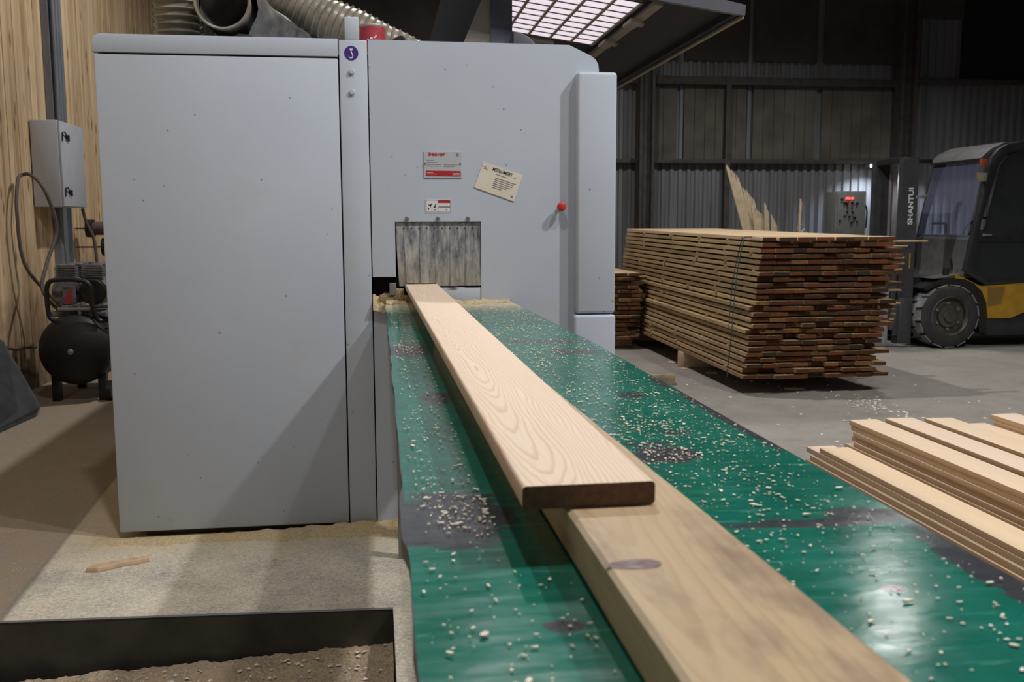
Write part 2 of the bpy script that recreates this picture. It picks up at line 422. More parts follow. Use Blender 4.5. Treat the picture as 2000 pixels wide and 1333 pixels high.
def smoothpath(pts, n=8, closed=False):
    pts = [Vector(p) for p in pts]; out = []; m = len(pts)
    for i in range(m if closed else m-1):
        if closed: p0, p1, p2, p3 = pts[i-1], pts[i], pts[(i+1) % m], pts[(i+2) % m]
        else: p0, p1, p2, p3 = pts[max(i-1, 0)], pts[i], pts[i+1], pts[min(i+2, m-1)]
        for k in range(n):
            t = k/n
            out.append(.5*((2*p1)+(p2-p0)*t+(2*p0-5*p1+4*p2-p3)*t*t+(3*p1-p0-3*p2+p3)*t**3))
    if not closed: out.append(pts[-1])
    return out
def text_part(name, body, size, origin, ang, mat_, parent, off, width=None, shear=0., bold=0.):
    """flat lettering standing in the XZ plane, facing -Y"""
    c = bpy.data.curves.new(name, 'FONT'); c.body = body; c.size = size; c.extrude = .0004; c.shear = shear; c.offset = bold
    t = bpy.data.objects.new('tmp_text', c); COL.objects.link(t)
    dg = bpy.context.evaluated_depsgraph_get(); me = bpy.data.meshes.new_from_object(t.evaluated_get(dg))
    bpy.data.objects.remove(t)
    xs = [v.co.x for v in me.vertices]; wd = max(xs)-min(xs); sc = (width/wd) if width else 1.
    R = Matrix.Rotation(-ang, 4, 'Y')
    for v in me.vertices:
        p = R @ Vector(((v.co.x-min(xs))*sc, 0, v.co.y)); p.y = -v.co.z
        v.co = Vector(origin)+p-Vector(off)
    me.name = name; me.materials.clear(); me.materials.append(M[mat_])
    o = bpy.data.objects.new(name, me); COL.objects.link(o); o.parent = parent
    return o
ORD = ['first', 'second', 'third', 'fourth', 'fifth', 'sixth', 'seventh', 'eighth', 'ninth', 'tenth', 'eleventh', 'twelfth', 'thirteenth', 'fourteenth',
       'fifteenth', 'sixteenth', 'seventeenth', 'eighteenth', 'nineteenth', 'twentieth', 'twenty-first', 'twenty-second', 'twenty-third', 'twenty-fourth', 'twenty-fifth', 'twenty-sixth']

# ------------------------------------------------------------------ setting
def setting():
    A, B, C_, D = (-2.3, 3.316), (.025, 3.187), (.03, 1.9), (-2.3, 1.9)
    O1, O2, O3, O4 = (-2.9, 14.2), (12, 14.2), (12, -4), (-2.9, -4)
    b = MB()
    for q in ((O1, A, B, O2), (O2, B, C_, O3), (O3, C_, D, O4), (O4, D, A, O1)):
        b.quad(*[(x, y, FZ) for x, y in q])
    bmesh.ops.remove_doubles(b.bm, verts=b.bm.verts[:], dist=1e-5)
    fl = tag(b.build('floor', 'floor', smooth=0), kind='structure')
    b = MB()
    for p, q in ((A, B), (B, C_), (C_, D), (D, A)):
        b.quad((*p, FZ-.001), (*q, FZ-.001), (*q, -.45), (*p, -.45))
    b.quad(*[(x, y, -.45) for x, y in (A, B, C_, D)])
    tag(b.build('floor_pit', 'pit_steel', smooth=0), kind='structure')
    b = MB()       # steel lip along the far pit edge
    b.quad((A[0], A[1]-.002, FZ+.001), (B[0], B[1]-.002, FZ+.001), (B[0], B[1]+.012, FZ+.001), (A[0], A[1]+.012, FZ+.001))
    tag(b.build('trim_1', 'steel', smooth=0), kind='structure')
    tag(MB().box((-3, -4, 7), (12.2, 14.3, 7.2)).build('ceiling', 'ceiling', smooth=0), kind='structure')
    # plank wall on the left
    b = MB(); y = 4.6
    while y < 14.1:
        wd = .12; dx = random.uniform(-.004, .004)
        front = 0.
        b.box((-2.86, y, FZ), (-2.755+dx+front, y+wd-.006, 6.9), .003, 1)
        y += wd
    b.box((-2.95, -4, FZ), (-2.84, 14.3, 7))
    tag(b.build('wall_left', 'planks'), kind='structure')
    # corrugated back wall
    b = MB(); prof = []; x = -2.9
    while x < 12.1:
        prof += [(x, 14.03), (x+.05, 14.03), (x+.065, 14.0), (x+.115, 14.0)]; x += .13
    prof = [(p[0], p[1]) for p in prof]
    for p, q in zip(prof, prof[1:]):
        b.quad((p[0], p[1], FZ), (q[0], q[1], FZ), (q[0], q[1], 7), (p[0], p[1], 7))
    wb = tag(b.build('wall_back', 'corr', smooth=0), kind='structure')
    for x0, x1 in ((3.98, 4.39), (4.50, 5.46), (5.56, 6.54), (6.64, 7.76)):
        bb = MB(); n = max(2, int((x1-x0)/.16))
        for i in range(n):
            a = x0+(x1-x0)*i/n; c = x0+(x1-x0)*(i+1)/n
            bb.box((a, 13.965, 2.2), (c-.006, 13.985, 3.30))
        bb.build('infill_panel', 'infill_brown', wb, 0)
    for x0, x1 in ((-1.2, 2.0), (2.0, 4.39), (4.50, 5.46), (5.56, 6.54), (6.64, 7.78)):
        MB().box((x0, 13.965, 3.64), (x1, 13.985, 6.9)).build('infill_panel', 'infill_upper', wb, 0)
    MB().box((8.85, 13.95, 3.42), (12, 13.985, 6.9)).build('infill_panel', 'dark_void', wb, 0)  # dark sheet stands in for the shaded opening in the wall
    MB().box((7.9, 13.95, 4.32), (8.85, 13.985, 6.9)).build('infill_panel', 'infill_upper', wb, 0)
    tag(MB().box((-2.8, 13.86, 3.28), (7.9, 13.985, 3.40), .01).build('trim_2', 'column_brown'), kind='structure')
    tag(MB().box((-2.8, 13.88, 2.145), (7.9, 13.985, 2.21), .008).build('trim_3', 'column_brown'), kind='structure')
    b = MB(); b.box((3.76, 13.70, FZ), (3.80, 13.95, 6.9)); b.box((3.80, 13.8, FZ), (3.94, 13.83, 6.9)); b.box((3.94, 13.70, FZ), (3.98, 13.95, 6.9))
    tag(b.build('trim_4', 'column_brown'), kind='structure')
    tag(MB().box((5.11, 13.87, FZ), (5.19, 13.98, 3.3), .006).build('trim_5', 'column_brown'), kind='structure')
    b = MB(); b.box((7.76, 13.70, FZ), (7.80, 13.95, 6.9)); b.box((7.80, 13.8, FZ), (7.96, 13.83, 6.9)); b.box((7.96, 13.70, FZ), (8.0, 13.95, 6.9))
    tag(b.build('trim_6', 'column_brown'), kind='structure')
    tag(MB().box((8.0, 13.9, 3.36), (12, 13.985, 3.44), .006).build('trim_7', 'column_brown'), kind='structure')
    tag(MB().box((12, -4, FZ), (12.2, 14.3, 7)).build('wall_right', 'corr', smooth=0), kind='structure')
    # grey steel channel up the plank wall
    b = MB(); b.box((-2.755, 8.74, FZ), (-2.70, 8.76, 6.9)); b.box((-2.755, 8.76, FZ), (-2.735, 9.06, 6.9)); b.box((-2.755, 9.06, FZ), (-2.70, 9.08, 6.9))
    tag(b.build('trim_8', 'conduit'), kind='structure')
setting()

# ------------------------------------------------------------------ planing machine
D = 4.09
def machine():
    L = (-.1, D, 0.)
    t = thing('planing_machine', L, 'large light grey enclosed planing machine with red stop button behind the green table', 'machine')
    def B(): return MB(L)
    B().box((-1.10, D, .0), (-.149, D+.03, 1.957), .006).build('left_panel', 'paint', t)
    b = B(); b.prism([(-1.105, 1.963), (-.149, 1.963), (-.149, 2.034), (-1.075, 2.034), (-1.095, 2.026), (-1.105, 2.005)], 'y', D-.004, D+.03, .003)
    b.build('top_cover_strip', 'paint', t)
    b = B(); b.box((-.144, D-.002, .0), (-.0315, D+.03, 2.03), .003); pl = b.build('front_post', 'paint', t)
    b = B(); b.box((-.120, D-.0, 2.03), (-.063, D+.06, 2.122), .003); b.build('lifting_lug', 'paint', t)
    # hook sticker
    b = B(); b.lathe([(.0285, 0), (.0285, -.0012)], (-.095, D-.002, 1.978), 'y', 40); st = b.build('hook_sticker', 'purple', pl)
    hk = [(.0, .016), (.0, .008), (.003, .003), (.006, -.004), (.005, -.011), (-.001, -.0145), (-.007, -.012), (-.0095, -.006)]
    b = B(); hp = smoothpath([(-.0955+x, D-.0035, 1.972+z) for x, z in hk], 5)
    b.tube(hp, [.0026]*(len(hp)-10)+[.0026*(1-i/11) for i in range(10)], 8)
    b.box((-.101, D-.0042, 1.989), (-.089, D-.0034, 1.996)); o = b.build('hook_symbol', 'white_print', pl); o['label'] = 'white hook printed on purple disc'
    for z in (1.904, 1.822):
        B().lathe([(.0115, 0), (.0115, -.006), (.009, -.0085), (.001, -.009)], (-.0955, D-.002, z), 'y', 20).build('bolt_cap', 'paint', pl)
    # right panel with the outfeed opening
    b = B(); y0, y1 = D+.001, D+.022
    b.prism([(-.0265, 1.293), (.94, 1.293), (.94, 1.93), (.937, 1.952), (.926, 1.972), (.905, 1.988), (.812, 2.03), (-.0265, 2.034)], 'y', y0, y1)
    b.box((-.0265, y0, 1.062), (.070, y1, 1.293)); b.box((.433, y0, .953), (.94, y1, 1.293)); b.box((-.0265, y0, 0.), (.94, y1, .953))
    rp = b.build('right_panel', 'paint', t, 20)
    # dark inside
    b = B(); b.box((-1.09, D+.031, .03), (-1.075, 7.6, 1.99)); b.box((.925, D+.03, .03), (.94, 7.6, 1.95)); b.box((-1.09, 7.6, .03), (.94, 7.62, 1.99))
    b.box((-1.075, D+.031, 1.975), (.35, 7.6, 1.99)); b.box((.35, D+.03, 1.80), (.925, 7.6, 1.81)); b.build('casing', 'paint', t)
    B().box((-1.05, D+.6, .03), (.92, D+.62, 1.78)).build('inner_dark_plate', 'dark_void', t)  # near-black plate puts the interior's shade behind the outfeed opening
    B().box((-1.0, D+.035, FZ), (.90, 7.4, .028), .0).build('plinth', 'black', t)
    # strip curtain
    zt = 1.291
    B().box((.073, D+.012, 1.262), (.431, D+.02, zt), .0).build('flap_rail', 'flap', t)
    n = 11; x0 = .0745; pw = (.430-.0745)/n
    for i in range(n):
        b = B(); zb = 1.021 if i not in (1, 2, 3, 4) else 1.0345
        if i == 0: zb = 1.022
        lean = [.010, .009, .0065, .004, .003, .002, .001, .0, .0, -.001, -.001][i]
        bulge = random.uniform(.0, .012) + (.010 if i in (1, 2, 3) else 0)
        xs0 = x0+i*pw+.0004; xs1 = x0+(i+1)*pw+.0012
        m_ = 8; vv = []
        for j in range(m_+1):
            f = j/m_; z = zt-.004+(zb-zt+.004)*f; y = D+.0105-.0009*(i % 2)-bulge*f*f - .004*f
            dx = lean*f*f
            vv.append([b.bm.verts.new((x, y+dy, z)) for x, dy in ((xs0+dx, 0), (xs1+dx, 0), (xs1+dx, .0022), (xs0+dx, .0022))])
        for A, C_ in zip(vv, vv[1:]):
            for k in range(4): b.bm.faces.new((A[k], A[(k+1) % 4], C_[(k+1) % 4], C_[k]))
        b.bm.faces.new(vv[0]); b.bm.faces.new(vv[-1][::-1])
        fo = b.build('flap', 'flap', t)
        if i < 10:
            B().lathe([(.0032, 0), (.0032, -.0012)], (xs1-.001, D+.0088, 1.266), 'y', 12).build('rivet_hole', 'black', fo)
    b = B(); b.box((.26, D+.004, .953), (.431, D+.02, 1.014), .003); b.build('lower_plate', 'paint', t)
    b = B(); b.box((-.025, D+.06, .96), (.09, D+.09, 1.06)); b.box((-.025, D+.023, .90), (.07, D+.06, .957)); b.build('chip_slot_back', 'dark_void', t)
    b = B(); b.box((.042, D-.012, .985), (.071, D+.02, 1.036), .003); b.build('fence_block', 'steel', t)
    b = B(); b.box((.0, D-.006, .945), (.255, D+.02, .984), .006, 3); b.box((.06, D-.01, .95), (.104, D+.02, 1.012), .006, 3); b.build('dust_caked_ledge', 'ledge', t)
    for x in (.121, .251, .378):
        B().lathe([(.0085, .001), (.0085, -.003), (.006, -.0055), (.001, -.006)], (x, D, 1.307), 'y', 18).build('screw', 'screw', rp)
    # name plate
    b = B(); yp = D-.0005
    b.box((.194, yp-.002, 1.475), (.353, yp+.001, 1.585), .0008, 1); npz = b.build('name_plate', 'plate_silver', t)
    yy = yp-.0023
    text_part('brand_lettering', 'beaver', .021, (.214, yy, 1.567), 0, 'red_print', npz, L, .072, .12, .0005)
    b = B(); b.prism([(.204, 1.484), (.347, 1.482), (.349, 1.484), (.349, 1.502), (.347, 1.5045), (.204, 1.506), (.202, 1.504), (.202, 1.486)], 'y', yy-.0004, yy+.0005)
    o = b.build('red_band', 'red_print', npz); o['label'] = 'red band along bottom of plate'
    b = B()
    for z, a, c in ((1.549, .206, .236), (1.540, .206, .25), (1.5305, .206, .268), (1.5245, .206, .268), (1.5295, .277, .335), (1.5225, .277, .322)):
        b.box((a, yy-.0002, z-.0009), (c, yy+.0003, z+.0009))
    b.box((.330, yy-.0002, 1.5655), (.341, yy+.0003, 1.5775)); b.build('small_print', 'ink_grey', npz)
    b = B()
    for z, a, c in ((1.497, .206, .232), (1.492, .206, .248), (1.4945, .315, .345), (1.4885, .315, .345)):
        b.box((a, yy-.0008, z-.0007), (c, yy-.0003, z+.0007))
    b.build('small_print', 'white_print', npz)
    for x in (.1995, .3475):
        B().lathe([(.004, .0), (.004, -.003), (.001, -.0042)], (x, yy, 1.536), 'y', 12).build('rivet', 'steel', npz)
    # tilted paper label
    q = [Vector((.445, 1.542)), Vector((.613, 1.487)), Vector((.575, 1.377)), Vector((.405, 1.437))]
    b = B(); b.prism([tuple(p) for p in q], 'y', D-.0022, D+.0003); pa = b.build('paper_label', 'paper', t)
    ux = (q[1]-q[0]).normalized(); uz = Vector((-ux.y, ux.x)); an = math.atan2(ux.y, ux.x)
    def P(u, v): p = q[0]+ux*u+uz*v; return (p.x, D-.0027, p.y)
    text_part('code_lettering', 'M206HM0BT', .021, P(.047, -.021), an, 'ink', pa, L, .088, 0, .00018)
    b = B(); R_ = Matrix.Rotation(-an, 3, 'Y')
    for u, v, ln, th in ((.006, -.016, .014, .0016), (.004, -.023, .022, .002), (.066, -.031, .05, .0022), (.067, -.046, .095, .0028), (.067, -.054, .085, .0028), (.066, -.0625, .016, .0028),
                         (.087, -.0625, .062, .0026), (.066, -.071, .022, .003), (.093, -.071, .05, .0026), (.066, -.079, .062, .0026), (.066, -.0875, .042, .0026), (.142, -.022, .012, .002)):
        p = Vector(P(u, v)); b.box(p+Vector((0, -.0002, -th/2)), p+Vector((ln, .0003, th/2)), rot=R_, piv=p)
    p = Vector(P(.155, -.105)); b.box(p, p+Vector((.009, .0004, .010)), rot=R_, piv=p)
    b.build('small_print', 'ink_grey', pa)
    # warning sticker
    b = B(); b.box((.199, D-.001, 1.331), (.306, D+.0005, 1.386)); ws = b.build('warning_sticker', 'white_print', t)
    b = B(); y_ = D-.0014
    for lo, hi in (((.2015, 1.3825), (.304, 1.384)), ((.2015, 1.334), (.304, 1.3353)), ((.2015, 1.334), (.2029, 1.384)), ((.3026, 1.334), (.304, 1.384)), ((.2508, 1.334), (.2522, 1.384))):
        b.box((lo[0], y_, lo[1]), (hi[0], D-.0009, hi[1]))
    b.build('border_lines', 'ink_grey', ws)
    B().box((.2525, y_-.0001, 1.3715), (.303, D-.0009, 1.3835)).build('red_band', 'red_print', ws)
    b = B()
    for pts in ([(.211, 1.366), (.217, 1.363), (.223, 1.370), (.226, 1.368), (.2225, 1.358), (.2205, 1.353), (.217, 1.359), (.2115, 1.361)],
                [(.209, 1.350), (.2125, 1.352), (.2155, 1.347), (.212, 1.342), (.209, 1.346)],
                [(.231, 1.353), (.236, 1.357), (.2385, 1.365), (.246, 1.369), (.2455, 1.366), (.2415, 1.363), (.2415, 1.356), (.244, 1.352), (.2405, 1.353), (.236, 1.351)]):
        b.prism(pts, 'y', y_-.0002, D-.0009)
    b.tube([(.2395+.0055*math.cos(a*.5), y_, 1.348+.0055*math.sin(a*.5)) for a in range(6, 13)], .0008, 6)
    b.box((.2535, y_, 1.3535), (.302, D-.0009, 1.3565)); b.box((.285, y_, 1.342), (.289, D-.0009, 1.345)); b.build('hazard_symbols', 'ink', ws)
    # stop button
    b = B(); b.lathe([(.010, .001), (.010, -.022)], (.775, D, 1.355), 'y', 20); sb = b.build('button_stem', 'black', t)
    b = B(); b.lathe([(.012, -.018), (.0185, -.024), (.0195, -.034), (.018, -.040), (.010, -.044), (.001, -.0445)], (.775, D, 1.355), 'y', 28); b.build('stop_button', 'red_plastic', t)
    for x, z in ((.792, 1.370), (.757, 1.338)):
        B().lathe([(.003, .001), (.003, -.002), (.001, -.003)], (x, D, z), 'y', 10).build('screw', 'screw', rp)
    # corner column
    b = B(); b.box((.838, D-.05, .897), (1.009, D+.03, 1.915), .014, 4); b.build('corner_column', 'paint', t)
    b = B(); b.box((.828, D-.058, .0), (1.010, D+.03, .892), .012, 3); b.build('column_base', 'paint', t)
    # raised hood on the right
    hd = bpy.data.objects.new('hood', None); COL.objects.link(hd); hd.parent = t
    def hz(x): return 2.242+(1.704-x)*.14          # underside of the tilted lid
    def HB(): return MB(L)
    yn, yf = 4.42, 7.3
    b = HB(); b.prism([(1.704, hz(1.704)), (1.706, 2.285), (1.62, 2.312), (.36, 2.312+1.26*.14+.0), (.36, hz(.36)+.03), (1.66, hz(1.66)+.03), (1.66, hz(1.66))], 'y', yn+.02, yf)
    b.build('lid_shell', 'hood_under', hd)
    b = HB(); b.prism([(1.704, hz(1.704)-.004), (1.707, 2.286), (1.612, 2.305), (.40, hz(.40)+.06), (.40, hz(.40)-.0), (1.315, hz(1.315)-.004)], 'y', yn-.01, yn+.019)
    o = b.build('lid_front_edge', 'hood_rim', hd); o['label'] = 'grey painted front edge'
    b = HB(); b.box((1.690, yn+.02, hz(1.704)-.012), (1.710, yf, hz(1.704)-.0005)); o = b.build('lid_side_edge', 'hood_edge', hd)
    # gridded window let into the lid, light behind it put in as glow
    R2 = Matrix.Rotation(math.atan(.14), 3, 'Y')
    px0, px1, py0, py1 = .63, 1.245, 4.53, 5.62
    def HP(x, y, d): return (x, y, hz(x)-d)
    b = HB(); b.quad(HP(px0, py0, -.006), HP(px1, py0, -.006), HP(px1, py1, -.006), HP(px0, py1, -.006)); o = b.build('hood_window', 'lit', hd); o['label'] = 'bright white gridded window, glowing for the light behind it'
    def bar(b, x0, x1, y0, y1, d0, d1):
        vs = [b.bm.verts.new(HP(x, y, d)) for d in (d0, d1) for y in (y0, y1) for x in (x0, x1)]
        for q_ in ((0, 2, 3, 1), (4, 5, 7, 6), (0, 1, 5, 4), (2, 6, 7, 3), (1, 3, 7, 5), (0, 4, 6, 2)): b.bm.faces.new([vs[i] for i in q_])
    x = px0
    while x < px1+.001:
        b = HB(); bar(b, x-.0065, x+.0065, py0, py1, -.005, .002); b.build('grid_bar', 'hood_edge', hd); x += (px1-px0)/5
    y = py0
    while y < py1+.001:
        b = HB(); bar(b, px0, px1, y-.0035, y+.0035, -.005, -.0005); b.build('grid_wire', 'forklift_dark', hd); y += (py1-py0)/9
    b = HB(); bar(b, px1+.035, px1+.075, yn+.02, yf, .0, .02); b.build('panel_rail', 'hood_edge', hd)
    for y in (4.75, 5.30):
        b = HB(); bar(b, px1+.005, px1+.062, y, y+.16, .021, .036); bar(b, px1+.05, px1+.09, y+.05, y+.11, .021, .03); b.build('clamp', 'paint_beige', hd)
    b = HB(); bar(b, .75, 1.03, py1+.03, py1+.12, -.001, .02); b.build('panel_ledge', 'paint_beige', hd)
    # lid supports rising out of the machine
    b = B(); b.prism([(.36, 1.985), (.536, 1.985), (.536, hz(.536)-.0), (.56, 2.36), (.575, 2.39), (.41+.0, 2.055)], 'y', 4.60, 4.63); 
    b.bm.free(); b = B(); b.prism([(.355, 1.992), (.536, 1.992), (.536, 2.40), (.585, 2.40)][:3]+[(.605, 2.40)][:0]+[(.536, 2.30)][:0]+[(.53, 2.395)], 'y', 4.60, 4.63)
    b.build('support_gusset', 'paint_beige', t)
    b = B(); b.prism([(.536, 1.82), (.66, 1.82), (.66, 2.13), (.638, 2.16), (.638, 2.385), (.536, 2.40)], 'y', 4.58, 4.64, .002); b.build('support_post', 'paint_dark_blue', t)
    b = B(); b.prism([(.640, 1.82)]+[(.640+.125*math.sin(a*PI/24), 2.045+.122*math.cos(a*PI/24)) for a in range(0, 13)]+[(.765, 1.82)], 'y', 4.55, 4.60, .003)
    b.build('hinge_cover', 'hood_rim', t)
    return t
machine()

# ------------------------------------------------------------------ green outfeed table
TZ = .952
def table():
    L = (0., 0., TZ)
    t = thing('outfeed_table', (.31, 2.2, FZ), 'long green painted outfeed table with worn black patches in front of the machine', 'table')
    b = MB(); ny, ys = 90, []
    for i in range(ny+1): ys.append(.30+(4.06-.30)*i/ny)
    rows = []
    for y in ys:
        xl = .0245+.0035*(mnoise.noise((0, y*7, 1.3)))+.0015*mnoise.noise((0, y*31, 2)) - (.004 if .97 < y < 1.18 else 0)
        xr = .597+.002*mnoise.noise((4, y*5, 1)) if y < 2.7 else .597-(y-2.7)/1.36*.036
        rows.append([(xl+(xr-xl)*f, y, .0012*mnoise.noise((f*3, y*4, 7))+(0 if .02 < f < .98 else -.0015)) for f in (0, .02, .15, .3, .45, .6, .75, .9, .98, 1)])
    T = [[b.bm.verts.new(p) for p in r] for r in rows]
    Bt = [[b.bm.verts.new((p[0], p[1], -.022)) for p in r] for r in rows]
    for G in (T, Bt):
        for a, c in zip(G, G[1:]):
            for k in range(9): b.bm.faces.new((a[k], a[k+1], c[k+1], c[k]))
    for k in (0, 9):
        for i in range(ny): b.bm.faces.new((T[i][k], T[i+1][k], Bt[i+1][k], Bt[i][k]))
    for i in (0, ny):
        for k in range(9): b.bm.faces.new((T[i][k], T[i][k+1], Bt[i][k+1], Bt[i][k]))
    o = b.build('tabletop', ['green', 'forklift_dark'], None, 40)
    for p in o.data.polygons:
        if abs(p.normal.z) < .6: p.material_index = 1
    o.parent = t; o.location = (-.31, -2.2, TZ-FZ)
    def B(): return MB((.31, 2.2, FZ))
    b = B(); b.box((.05, .35, .86), (.09, 4.0, .929)); b.box((.53, .35, .86), (.57, 4.0, .929)); b.box((.09, .5, .87), (.53, .54, .92)); b.box((.09, 3.7, .87), (.53, 3.74, .92))
    b.build('frame', 'steel', t)
    for x in (.055, .525):
        for y in (.55, 3.68): B().box((x, y, FZ), (x+.04, y+.04, .86), .002).build('leg', 'steel', t)
table()
def shavings():
    random.seed(11)
    def flake(b, x, y, z, s):
        n = random.randint(5, 7); a0 = random.uniform(0, 6.28); el = random.uniform(1, 2.6); tl = random.uniform(-.35, .35); rot = random.uniform(0, 6.28)
        top = []; bot = []
        for i in range(n):
            a = a0+6.283*i/n; r = s*random.uniform(.55, 1.1); px, py = r*math.cos(a)*el, r*math.sin(a)
            X = px*math.cos(rot)-py*math.sin(rot); Y = px*math.sin(rot)+py*math.cos(rot)
            h = .0003+s*.22*abs(math.sin(a*1.5))+s*.3*(tl+.35)*(px/s*.3+.4)
            top.append(b.bm.verts.new((x+X, y+Y, z+max(h, .0003)+.0003))); bot.append(b.bm.verts.new((x+X, y+Y, z)))
        b.bm.faces.new(top)
        for i in range(n): b.bm.faces.new((top[i], top[(i+1) % n], bot[(i+1) % n], bot[i]))
    b = MB()
    def blocked(x, y):
        if x > .585-max(0, y-2.6)*.030: return True
        planedl = .138-.032*(y-.9)/3.2; 
        if y > .88 and planedl-.012 < x < .30 and y < 4.1: return x < (planedl+.145 if y > 2.7 else .345-.02*y)
        if y <= .9 and .175 < x < .335: return True
        return False
    cnt = 0
    while cnt < 5200:
        y = .55+3.5*random.random()**1.1; x = random.uniform(.035, .585)
        if blocked(x, y): continue
        if x > .3: den = .25+.75*math.exp(-((y-1.55)/.6)**2)*math.exp(-((x-.43)/.10)**2*.7)+(.3 if y > 2.2 else 0)-(.22 if y < .95 else 0)
        else: den = .5 if 1.0 < y < 2.9 else .22
        cl = mnoise.noise((x*16, y*9, 3.3))
        if random.random() > den*(.55+1.4*max(0, cl)): continue
        s = random.choice((.0006, .0008, .001, .0013, .0018)) * random.uniform(.8, 1.2)*(1.0 if random.random() < .93 else 1.8)
        flake(b, x, y, TZ+.0016, s); cnt += 1
    for cx, cy, n, sp in ((.105, 1.09, 90, .028), (.42, 1.33, 45, .03), (.45, 1.5, 60, .04), (.09, 2.6, 60, .03), (.42, 2.45, 70, .05), (.52, .72, 40, .04)):
        for _ in range(n):
            x, y = random.gauss(cx, sp), random.gauss(cy, sp*1.6)
            if blocked(x, y) or not .03 < x < .59 or y < .5: continue
            flake(b, x, y, TZ+.0016, random.uniform(.0008, .0023))
    tag(b.build('wood_shavings', 'flake', None, 0), 'pale wood shavings and chips scattered over the green table', 'shavings', None, 'stuff')
    # fringe of sawdust where the table meets the machine
    b = MB(); nx, ny = 150, 14; G = []
    for j in range(ny+1):
        row = []
        for i in range(nx+1):
            x = .027+.52*i/nx; v = j/ny; y = 4.085-v*(.085+.10*mnoise.noise((x*9, 3, 8))+.05*mnoise.noise((x*31, 3, 8)))
            edge = math.sin(PI*min(1, v*1.0))
            h = (.004+.010*max(0, .4+mnoise.noise((x*24, y*40, 0)))) * edge*(1.2 if x < .11 or x > .30 else .3)+.002*mnoise.noise((x*150, y*150, 4))*edge
            row.append(b.bm.verts.new((x, y, TZ+.0005+max(h, -.001))))
        G.append(row)
    for a, c in zip(G, G[1:]):
        for k in range(nx): b.bm.faces.new((a[k], a[k+1], c[k+1], c[k]))
    tag(b.build('sawdust_fringe', 'sawdust', None, 60), 'strip of yellow sawdust on table end below the outfeed flaps', 'sawdust', None, 'stuff')
    b = MB(); G = []
    for j in range(11):
        row = []
        for i in range(41):
            x = -.028+.12*i/40; v = j/10; y = D+.052-.075*v
            h = .968+.020*(1-v)+.014*mnoise.noise((x*60, y*60, 1))+.012*mnoise.noise((x*25, y*20, 5))
            if v > .6: h -= (v-.6)*.12
            row.append(b.bm.verts.new((x, y, h)))
        G.append(row)
    for a, c in zip(G, G[1:]):
        for k in range(40): b.bm.faces.new((a[k], a[k+1], c[k+1], c[k]))
    tag(b.build('sawdust_clump', 'sawdust', None, 60), 'clump of yellow sawdust in the slot left of the outfeed flaps', 'sawdust', None, 'stuff')
shavings()

# ------------------------------------------------------------------ boards on the table
def boards():
    # freshly planed board, rounded edges
    def prof(w_, h_, r_):
        pts = []
        for cx, cz, a0 in ((w_/2-r_, h_-r_, 0), (-w_/2+r_, h_-r_, 90), (-w_/2+r_, r_, 180), (w_/2-r_, r_, 270)):
            for k in range(5):
                a = math.radians(a0+22.5*k); pts.append((cx+r_*math.cos(a), cz+r_*math.sin(a)))
        return pts
    near, far = Vector((.204, .915, 1.0065)), Vector((.1725, 4.62, 1.0065)); L = (far-near).length
    b = MB(); b.prism(prof(.136, .0238, .0045), 'y', 0, L)
    o = b.build('planed_board', ['planed', 'end_grain'], None, 30); fixnormals_ends(o, 0, 1)
    o.location = near; o.rotation_euler = (0, 0, -math.atan2(far.x-near.x, far.y-near.y)*1)
    tag(o, 'freshly planed pale board coming out of the machine on top of a rough board', 'board')
    # rough sawn board under it
    secs = [(.22, .189, .331), (.55, .184, .3265), (.92, .1815, .316), (1.5, .172, .2985), (2.05, .162, .283), (2.75, .150, .257)]
    b = MB(); rings = []
    for y, xl, xr in [( .22+(2.75-.22)*i/40, 0, 0) for i in range(41)]:
        for s0, s1 in zip(secs, secs[1:]):
            if s0[0] <= y <= s1[0]+1e-6:
                f = (y-s0[0])/(s1[0]-s0[0]); xl = s0[1]+(s1[1]-s0[1])*f; xr = s0[2]+(s1[2]-s0[2])*f
        j = lambda q: .0012*mnoise.noise((q, y*9, 2))
        rings.append([b.bm.verts.new(p) for p in ((xl+.004+j(1), y, TZ+.0035), (xl+.001+j(2), y, TZ+.028), (xl+j(3)-.0005, y, 1.002), (xl+.004+j(4), y, 1.0055), (xr-.004+j(5), y, 1.0055), (xr+j(6), y, 1.001), (xr+.001, y, TZ+.0035))])
    for A, C_ in zip(rings, rings[1:]):
        for k in range(7): b.bm.faces.new((A[k], A[(k+1) % 7], C_[(k+1) % 7], C_[k]))
    b.bm.faces.new(rings[0]); b.bm.faces.new(rings[-1][::-1])
    b.off = Vector((.25, .22, TZ+.03))
    o = b.build('rough_board', ['rough', 'flank', 'end_grain'], None, 25)
    for p in o.data.polygons: p.material_index = 2 if abs(p.normal.y) > .8 else (1 if p.normal.x < -.6 else 0)
    # knot as a child: an ellipse of dark wood in the top face
    kb = MB((.25, .22, TZ+.03)); 
    pts = [(.206+.024*math.cos(a*PI/12)*(1+.15*math.sin(3*a)), .752+.0115*math.sin(a*PI/12)*(1+.25*math.cos(a*PI/12)), 1.0058) for a in range(24)]
    kb.bm.faces.new([kb.bm.verts.new(p) for p in pts])
    k_ = kb.build('knot', 'knot', o, 0); k_['label'] = 'dark purple brown knot'
    tag(o, 'thick rough sawn brown board with dark knot lying on green table', 'board')
k = N('knot', (.1, .06, .07), .4); oo = k.obj()
k.col(k.ramp(k.noise(k.mapv(oo, (60, 200, 1)), 1., 4), [(.3, (.05, .03, .035)), (.55, (.19, .125, .125)), (.75, (.36, .27, .24))])); M['knot'] = k.m
boards()

